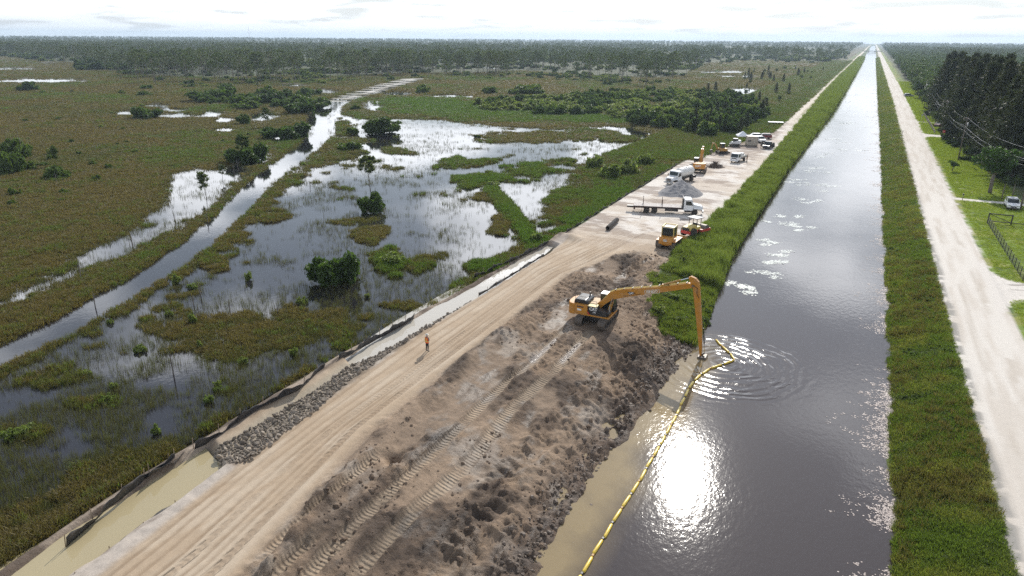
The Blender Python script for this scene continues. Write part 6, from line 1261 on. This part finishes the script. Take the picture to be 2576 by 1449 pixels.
while d < Ls[-1] - 1.6:
    a, b_ = along(d+.08) - base, along(d + 1.56) - base; ln = (b_-a).length
    o = MB().lathe([(.04, 0), (.08, .05), (.11, .18), (.112, ln-.18), (.08, ln-.05), (.04, ln)], (0, 0, 0), 10, 'x').build('float', M_BOOMF, fb, smooth=True); o.location = (a.x, a.y, .07); o.rotation_euler = (0, 0, math.atan2(b_.y-a.y, b_.x-a.x) + rng.normal(0, .02))
    q = along(d + 1.70) - base; MB().box(-.09, .09, -.06, .06, -.05, .1).build('connector', M_BLK if int(d) % 3 else M_CATG, fb, loc=(q.x, q.y, .06), rot=o.rotation_euler); d += 1.72

# ---- silt fence
def silt_fence(pxs, label, h=.82, lean=.25, z=-.12):
    W_ = [Vector((*G(a, b, z), 0)) + Vector((.12 if h > .4 else 0, 0, 0)) for a, b in pxs]; root = empty('silt_fence', (W_[0].x, W_[0].y, z), 0, label, 'silt fence', None); b0 = W_[0].copy(); pts = []
    for i in range(len(W_)-1):
        n_ = max(2, int((W_[i+1]-W_[i]).length/.35)); pts += [W_[i].lerp(W_[i+1], k/n_) for k in range(n_)]
    pts.append(W_[-1]); rows = []; zbs = (np.maximum(ground_height(np.array([p.x - .5 for p in pts]), np.array([p.y for p in pts])), -.38) - z).tolist() if h > .4 else [0.]*len(pts)
    for k in range(5):
        t = k/4; row = []
        for i, p in enumerate(pts):
            w_ = math.sin(i*.9 + k*.7)*.06 + math.sin(i*.31)*.10; hh = h*(.82 + .18*math.sin(i*.53 + 1.3) + .1*math.sin(i*1.7)); q = p - b0
            row.append((q.x + lean*t + w_*t, q.y + .05*math.sin(i*.7)*t, hh*t - .12 + zbs[i]))
        rows.append(row)
    n_ = len(pts); v = [p for r_ in rows for p in r_]; f = [(k*n_+i, k*n_+i+1, (k+1)*n_+i+1, (k+1)*n_+i) for k in range(4) for i in range(n_-1)]
    me = finish(v, f, 'fabric', M_FABRIC, True); fo = link('fabric', me, root); sm = fo.modifiers.new('t', 'SOLIDIFY'); sm.thickness = .012
    for i in range(0, n_, 6): q = pts[i]-b0; MB().box(-.02, .02, -.02, .02, -.3, h*1.15).build('stake', M_STAKE, root, loc=(q.x - .04, q.y, zbs[i]), rot=(0, rng.normal(.12, .1), 0))
    return root
silt_fence([(160,1362),(230,1300),(330,1225),(435,1150)], 'black silt fence leaning along the muddy settling pond nearest the dark marsh corner')
silt_fence([(362,1202),(400,1172),(452,1135)], 'crumpled black silt fence end overlapping beside the settling pond', .7, .5)
silt_fence([(485,1128),(560,1085),(650,1030),(745,985),(790,945),(812,925)], 'black silt fence running behind the widest part of the rock pile')
silt_fence([(846,906),(930,855),(1038,794)], 'black silt fence between the flooded marsh and the narrow end of the settling ditch')
silt_fence([(1188,696),(1290,650),(1380,606),(1420,585),(1500,535),(1600,475),(1700,416)], 'black silt fence beside the milky settling ditch and the pale sandy pad')
silt_fence([(190,1452),(262,1398),(335,1345),(430,1280),(540,1205)], 'low black liner edge along the haul road side of the settling pond', .34, -.1, -.32)
silt_fence([(1205,742),(1290,690),(1370,640)], 'low black liner edge between the haul road and the milky settling ditch', .32, -.1, -.28)

# ---- riprap
def rock_mesh(seed, m, n=2):
    bm = bmesh.new(); bmesh.ops.create_icosphere(bm, subdivisions=n, radius=1); rs = np.random.default_rng(seed); off = rs.uniform(0, 50, 3)
    pl = [(Vector(rs.normal(0, 1, 3)).normalized(), rs.uniform(.55, .8)) for _ in range(9)]
    for v in bm.verts:
        for n_, d_ in pl:
            q = v.co.dot(n_)
            if q > d_: v.co -= n_*(q-d_)
        v.co *= 1 + .10*math.sin(v.co.x*4+off[0])*math.sin(v.co.y*5+off[1])
        v.co.z *= .72
    me = bpy.data.meshes.new('rock'); bm.to_mesh(me); bm.free(); me.materials.append(m); return me
ROCKS = [rock_mesh(s, M_ROCK) for s in range(80, 88)]; ROCKS_D = [rock_mesh(s, M_ROCKD, 1) for s in range(90, 95)]
RP = P([(538,1132),(556,1180),(628,1168),(705,1104),(785,1046),(885,960),(988,888),(1092,820),(1195,752),(1185,744),(1080,792),(1030,826),(940,885),(860,935),(790,985),(720,1025),(640,1075)], -.2)
bb = [min(p[i] for p in RP) for i in (0, 1)] + [max(p[i] for p in RP) for i in (0, 1)]; cand = np.stack([rng.uniform(bb[0], bb[2], 30000), rng.uniform(bb[1], bb[3], 30000)], 1); cand = cand[inpoly(cand[:, 0], cand[:, 1], RP)]
rk = []; cell = {}
for cx, cy in cand:
    r_ = rng.uniform(.12, .27)*(1.6 if rng.random() < .08 else 1) if len(rk) < 420 else rng.uniform(.08, .17)
    ky = (int(cx), int(cy)); bad = False
    for a in (-1, 0, 1):
        for b_ in (-1, 0, 1):
            for (ox, oy, orr) in cell.get((ky[0]+a, ky[1]+b_), ()):
                if (cx-ox)**2 + (cy-oy)**2 < ((r_+orr)*.78)**2: bad = True; break
    if bad: continue
    rk.append((cx, cy, r_)); cell.setdefault(ky, []).append((cx, cy, r_))
rk = np.array(rk); gz = ground_height(rk[:, 0], rk[:, 1]); o_ = np.argsort(-rk[:, 2])
for i in o_[:298]:
    o = link('rock', ROCKS[rng.integers(8)]); o.location = (rk[i, 0], rk[i, 1], gz[i] + rk[i, 2]*rng.uniform(.05, .6)); o.rotation_euler = tuple(rng.uniform(0, 6.28, 3)*np.array((.2, .2, 1))); s = rk[i, 2]; o.scale = (s*rng.uniform(1, 1.3), s*rng.uniform(.9, 1.15), s*rng.uniform(.7, 1.05)); tag(o, 'grey brown limestone boulder in the rock pile beside the haul road', 'rock', 'boulders of the rock pile')
k = o_[298:]; scatter('rock_rubble', ROCKS[:4], np.stack([rk[k, 0], rk[k, 1], gz[k] + .06], 1), rk[k, 2], 'smaller limestone rubble filling the gaps of the rock pile', 'rubble', tilt=.6)
sy = rng.uniform(14, 76, 5200); sx_ = shore_l(sy) + rng.normal(-.7, .75, 5200) - (sy > 58)*sst(58, 62, sy)*rng.exponential(.8, 5200)*(sy < 74); sz = ground_height(sx_, sy); k = (sz > WL - .25) & (rng.random(5200) < np.where(sy > 56, .8, .32))
scatter('shore_rubble', ROCKS_D, np.stack([sx_, sy, sz + .02], 1)[k], (rng.exponential(.055, 5200) + .035)[k].clip(0, .24), 'dark wet stones strewn along the dug canal edge', 'stones', tilt=.6)
dx_ = rng.uniform(-28, -13, 5200); dy_ = rng.uniform(16, 92, 5200); k = dx_ > road_b(dy_) + 1.2; k &= rng.random(5200) < sst(.4, .65, fbm(dx_, dy_, 3, 3, 99)); k &= ~((np.abs(dx_+21.6) < 2.2) & (np.abs(dy_-63.6) < 4))
scatter('dirt_clods', [rock_mesh(s, mat('dirt_clod', (.185,.132,.092), .95, var=.3, scale=2, bump=.04, bscale=8), 1) for s in (96,)], np.stack([dx_, dy_, ground_height(dx_, dy_)], 1)[k], (rng.exponential(.065, 5200) + .03)[k].clip(0, .32), 'brown clods strewn over the dug spoil', 'clods', tilt=.6)

# ---- lilies and floating weed
M_LILY = mat('lily_pad', (.42,.44,.36), .2, var=.3, scale=3, coat=.6); M_WEED = mat('floating_weed', (.34,.27,.24), .45, var=.4, scale=5)  # white glint of the lily pads is put into their pale colour
def pad(seed, m, r=.2, n=10):
    rs = random.Random(seed); v, f = [], []
    for i in range(9):
        cx, cy = rs.gauss(0, .5), rs.gauss(0, .5); k = len(v); rr = r*rs.uniform(.6, 1.2); tl = rs.uniform(-.05, .05), rs.uniform(-.05, .05)
        v += [(cx + rr*math.cos(6.283*j/n), cy + rr*math.sin(6.283*j/n), .012 + tl[0]*rr*math.cos(6.283*j/n) + tl[1]*rr*math.sin(6.283*j/n)) for j in range(n)]; f.append(tuple(range(k, k+n)))
    return finish(v, f, 'pads', m)
LC = [(1960,555,45,12),(1935,605,50,10),(1990,545,40,8),(1948,645,45,14),(1925,688,42,12),(1960,658,30,8),(1850,718,30,14),(1890,730,20,10),(2000,575,35,8),(2030,500,40,14),(2070,470,60,14),(2020,455,50,10),(2060,425,60,12),(2100,380,60,18),(2090,350,50,12),(2120,310,50,14),(2140,270,45,14),(2150,240,40,10)]
lp_ = []
for cx, cy, rx, ry in LC:
    for sx2, sy2 in rng.normal(0, .45, (4, 2)):
        for i in range(int(3 + rx*.07)): a, q = rng.uniform(0, 6.28), math.sqrt(rng.random()); lp_.append((*G(cx + rx*(sx2 + .28*q*math.cos(a)), cy + ry*(sy2 + .22*q*math.sin(a)), WL), WL + .01))
lp_ = np.array(lp_); scatter('lily_pads', [pad(s, M_LILY) for s in (1, 2, 3)], lp_, rng.uniform(.4, .8, len(lp_))*np.clip(lp_[:, 1]/160, 1, 2.2), 'shining water lily pads floating in loose rafts on the canal', 'lily pads', tilt=.01)
wy_ = 34*(900/34)**rng.random(5200); wn = fbm(wy_*0, wy_, 3.2, 4, 101); wk = rng.random(5200) < sst(.42, .60, wn); wx_ = shore_r(wy_) - rng.exponential(.42, 5200)*(.5 + 1.6*wn)*np.clip(wy_/140, 1, 2)
scatter('floating_weed', [pad(s, M_WEED, .10, 6) for s in (4, 5, 6)], np.stack([wx_, wy_, np.full(5200, WL + .012)], 1)[wk], (rng.uniform(.25, .6, 5200)*np.clip(wy_/110, 1, 3))[wk], 'pale pinkish weed fringe floating along the grassy canal bank', 'floating weed', tilt=.01)

# ---- street furniture on the gravel road side
POLES = [(28.2, 148.0), (23.6, 204.7), (23.8, 262.0), (24.2, 322.0), (24.8, 385.0)]; PH_ = 10.6; ARM = [(-.0, 10.4), (-.55, 8.6), (.25, 8.0), (-.2, 7.4)]
for i, (a, b_) in enumerate(POLES):
    lab = {1: 'wooden utility pole with a grey transformer beside the dark casuarinas'}.get(i, 'wooden utility pole with a grey transformer standing among the roadside yards'); po = empty('utility_pole', (a, b_, -.1), 0, lab, 'utility pole', None if i == 1 else 'utility poles among the yards')
    MB().cyl((0, 0, -.5), (0, 0, PH_), .15, .10, n=10).build('post', M_POLE, po, smooth=True); MB().box(-.9, .9, -.06, .06, 10.2, 10.32).build('crossarm', M_POLE, po); tf = MB().lathe([(.05, 0), (.22, .02), (.24, .1), (.24, .75), (.18, .85), (.05, .9)], (.36, 0, 8.4), 14).build('transformer', M_GREY, po, smooth=True)
    for q in (-.8, 0, .8): MB().lathe([(.03, 0), (.05, .06), (.02, .16)], (q, 0, 10.32), 8).build('insulator', M_GREY, po)
for k_, (ox, hz) in enumerate(ARM):
    b = MB()
    for i in range(len(POLES)-1):
        p, q = Vector((POLES[i][0]+ox, POLES[i][1], hz)), Vector((POLES[i+1][0]+ox, POLES[i+1][1], hz)); b.tube([tuple(p.lerp(q, t) - Vector((0, 0, 1.1*4*t*(1-t)))) for t in np.linspace(0, 1, 9)], .011, 4)
    tag(b.build('power_line', M_WIRE), 'pale overhead wire sagging between the utility poles', 'wire', 'overhead wires of the utility poles')
ss = empty('stop_sign', (23.2, 246.8, -.1), R(-100), 'red octagonal stop sign on a thin post at the side road', 'sign'); MB().cyl((0, 0, 0), (0, 0, 2.9), .035, n=6).build('post', M_GREY, ss); so = MB().prism([(.42*math.cos(math.pi/8 + i*math.pi/4), 2.55 + .42*math.sin(math.pi/8 + i*math.pi/4)) for i in range(8)], .035, .055, 'x').build('sign_plate', M_SIGN, ss); text('lettering', 'STOP', .3, M_LETW, so, (.058, 0, 2.55), (math.pi/2, 0, math.pi/2), .002)
sg = empty('road_sign', (20.6, 305, -.1), 0, 'small pale road sign on a post beside the driveway', 'sign'); MB().cyl((0, 0, 0), (0, 0, 2.4), .035, n=6).build('post', M_GREY, sg); MB().box(-.25, .25, -.02, .02, 1.8, 2.4).build('sign_plate', M_GREY, sg)
mk_ = empty('marker_post', (12.3, 246, -.1), 0, 'dark thin marker post on the canal side of the gravel road', 'post'); MB().cyl((0, 0, 0), (0, 0, 2.2), .05, n=6).build('shaft', M_BLK, mk_); MB().box(-.08, .08, -.02, .02, 1.8, 2.2).build('marker_plate', M_BLK, mk_)
for (a, b_, lab) in ((19.6, 151.4, 'dark mailbox on a post at the narrow driveway'), (20.4, 292, 'brown mailbox on a post beside the grassy verge of the yards'), (21.5, 330, 'yellow topped mailbox on a post on the bright lawn')):
    mb_ = empty('mailbox', (a, b_, -.1), 0, lab, 'mailbox'); MB().box(-.05, .05, -.05, .05, 0, 1.05).build('post', M_POLE, mb_); MB().prism([(-.12, 1.05), (.12, 1.05), (.12, 1.2), (.07, 1.3), (-.07, 1.3), (-.12, 1.2)], -.28, .28).build('box', M_BLK if a < 20 else M_PYEL if a > 21 else M_STAKE, mb_)
fc = empty('wire_fence', (21.4, 100.8, -.1), 0, 'black wire fence with thin posts around the near lawn', 'fence')
n_p = 17
for i in range(n_p): MB().cyl((0, i*2.02, 0), (0, i*2.02, 1.35), .045, n=6).build('post', M_BLK, fc)
wm = MB()
for h_ in np.linspace(.1, 1.25, 10): wm.cyl((0, 0, h_), (0, 2.02*(n_p-1), h_), .008, n=4)
for i in range(int(2.02*(n_p-1)/.2)): wm.cyl((0, i*.2, .1), (0, i*.2, 1.25), .006, n=3)
wm.build('wire_mesh', M_BLK, fc)
gt = empty('timber_fence', (21.5, 133.4, -.1), 0, 'dark timber fence panel with a diagonal brace at the end of the wire fence', 'fence')
for a in (0, 3.2, 6.4): MB().box(a-.09, a+.09, -.09, .09, 0, 1.7).build('post', M_BLK, gt)
MB().box(0, 3.2, -.06, .06, 1.5, 1.65).build('rail', M_BLK, gt); MB().box(0, 6.4, -.05, .05, .3, .42).build('rail', M_BLK, gt); MB().bar((.1, 0, 1.5), (3.1, 0, .4), .09, .09).build('brace', M_BLK, gt)
wf = empty('wooden_fence', (22.2, 262, -.1), 0, 'weathered grey plank fence edging the yards beside the gravel road', 'fence')
for i in range(36): MB().box(-.06, .06, i*2.0-.06, i*2.0+.06, 0, 1.2).build('post', M_POLE, wf, loc=(.012*i, 0, 0))
for h_ in (.5, 1.05): MB().bar((0, 0, h_), (.43, 70, h_), .04, .12).build('rail', M_DECK, wf)
c = G(2352, 256, 0); sh = empty('garden_shed', (c[0]+1, c[1], -.1), R(8), 'small shed with a pale metal roof among the yard trees', 'shed'); MB().box(-2.4, 2.4, -1.8, 1.8, 0, 2.4).build('wall', M_TANBOX, sh); MB().prism([(-2.1, 2.35), (0, 3.2), (2.1, 2.35), (2.1, 2.5), (0, 3.35), (-2.1, 2.5)], -2.7, 2.7, 'x').build('roof', M_WHITE, sh); MB().box(-.5, .5, -1.83, -1.79, 0, 2.0).build('door', M_POLE, sh)
# ---- far things
br = empty('road_bridge', (-2, 2300, 0), 0, 'low concrete road bridge crossing the canal far away', 'bridge'); MB().box(-26, 26, -5, 5, .2, 1.2).build('deck', M_TANBOX, br)
for s_ in (-1, 1): MB().box(-26, 26, s_*4.9-.15, s_*4.9+.15, 1.2, 2.2).build('railing', M_GREY, br)
for xx in (-8, 8): MB().box(xx-1, xx+1, -4.5, 4.5, -3, .2).build('pier', M_TANBOX, br)
az_ = math.atan2((628-PW/2), FPX); c = G(628, 97, 0); dct = Vector((c[0], c[1])).normalized()*4300; tw = empty('radio_tower', (dct.x, dct.y, ML), 0, 'thin lattice radio tower rising above the far horizon', 'tower'); TH_ = 78.; t_ = MB()
cr_ = [(math.cos(a)*1.1, math.sin(a)*1.1) for a in (0, 2.09, 4.19)]
for a, b_ in cr_: t_.cyl((a, b_, 0), (a*.6, b_*.6, TH_), .16, n=4)
t_.build('mast', M_RED, tw); l_ = MB()
for i in range(26):
    z0_, z1_ = TH_*i/26, TH_*(i+1)/26
    for k_ in range(3): a, b_ = cr_[k_], cr_[(k_+1) % 3]; l_.cyl((a[0]*.9, a[1]*.9, z0_), (b_[0]*.85, b_[1]*.85, z1_), .08, n=3)
l_.build('lattice', M_GREY, tw)
# ---- air
def haze():
    m = bpy.data.materials.new('haze_air'); m.use_nodes = True; nt = m.node_tree; nt.nodes.clear(); o = nt.nodes.new('ShaderNodeOutputMaterial'); v = nt.nodes.new('ShaderNodeVolumePrincipled')
    v.inputs['Color'].default_value = (.68, .84, 1.0, 1); v.inputs['Density'].default_value = HAZE; v.inputs['Anisotropy'].default_value = .25; nt.links.new(v.outputs[0], o.inputs['Volume'])
    tag(MB().box(-11000, 11000, -900, 11500, -5.2, 84).build('haze', m), 'thin pale blue air over the whole marsh', 'haze', kind='stuff')
HAZE = .00012
haze()
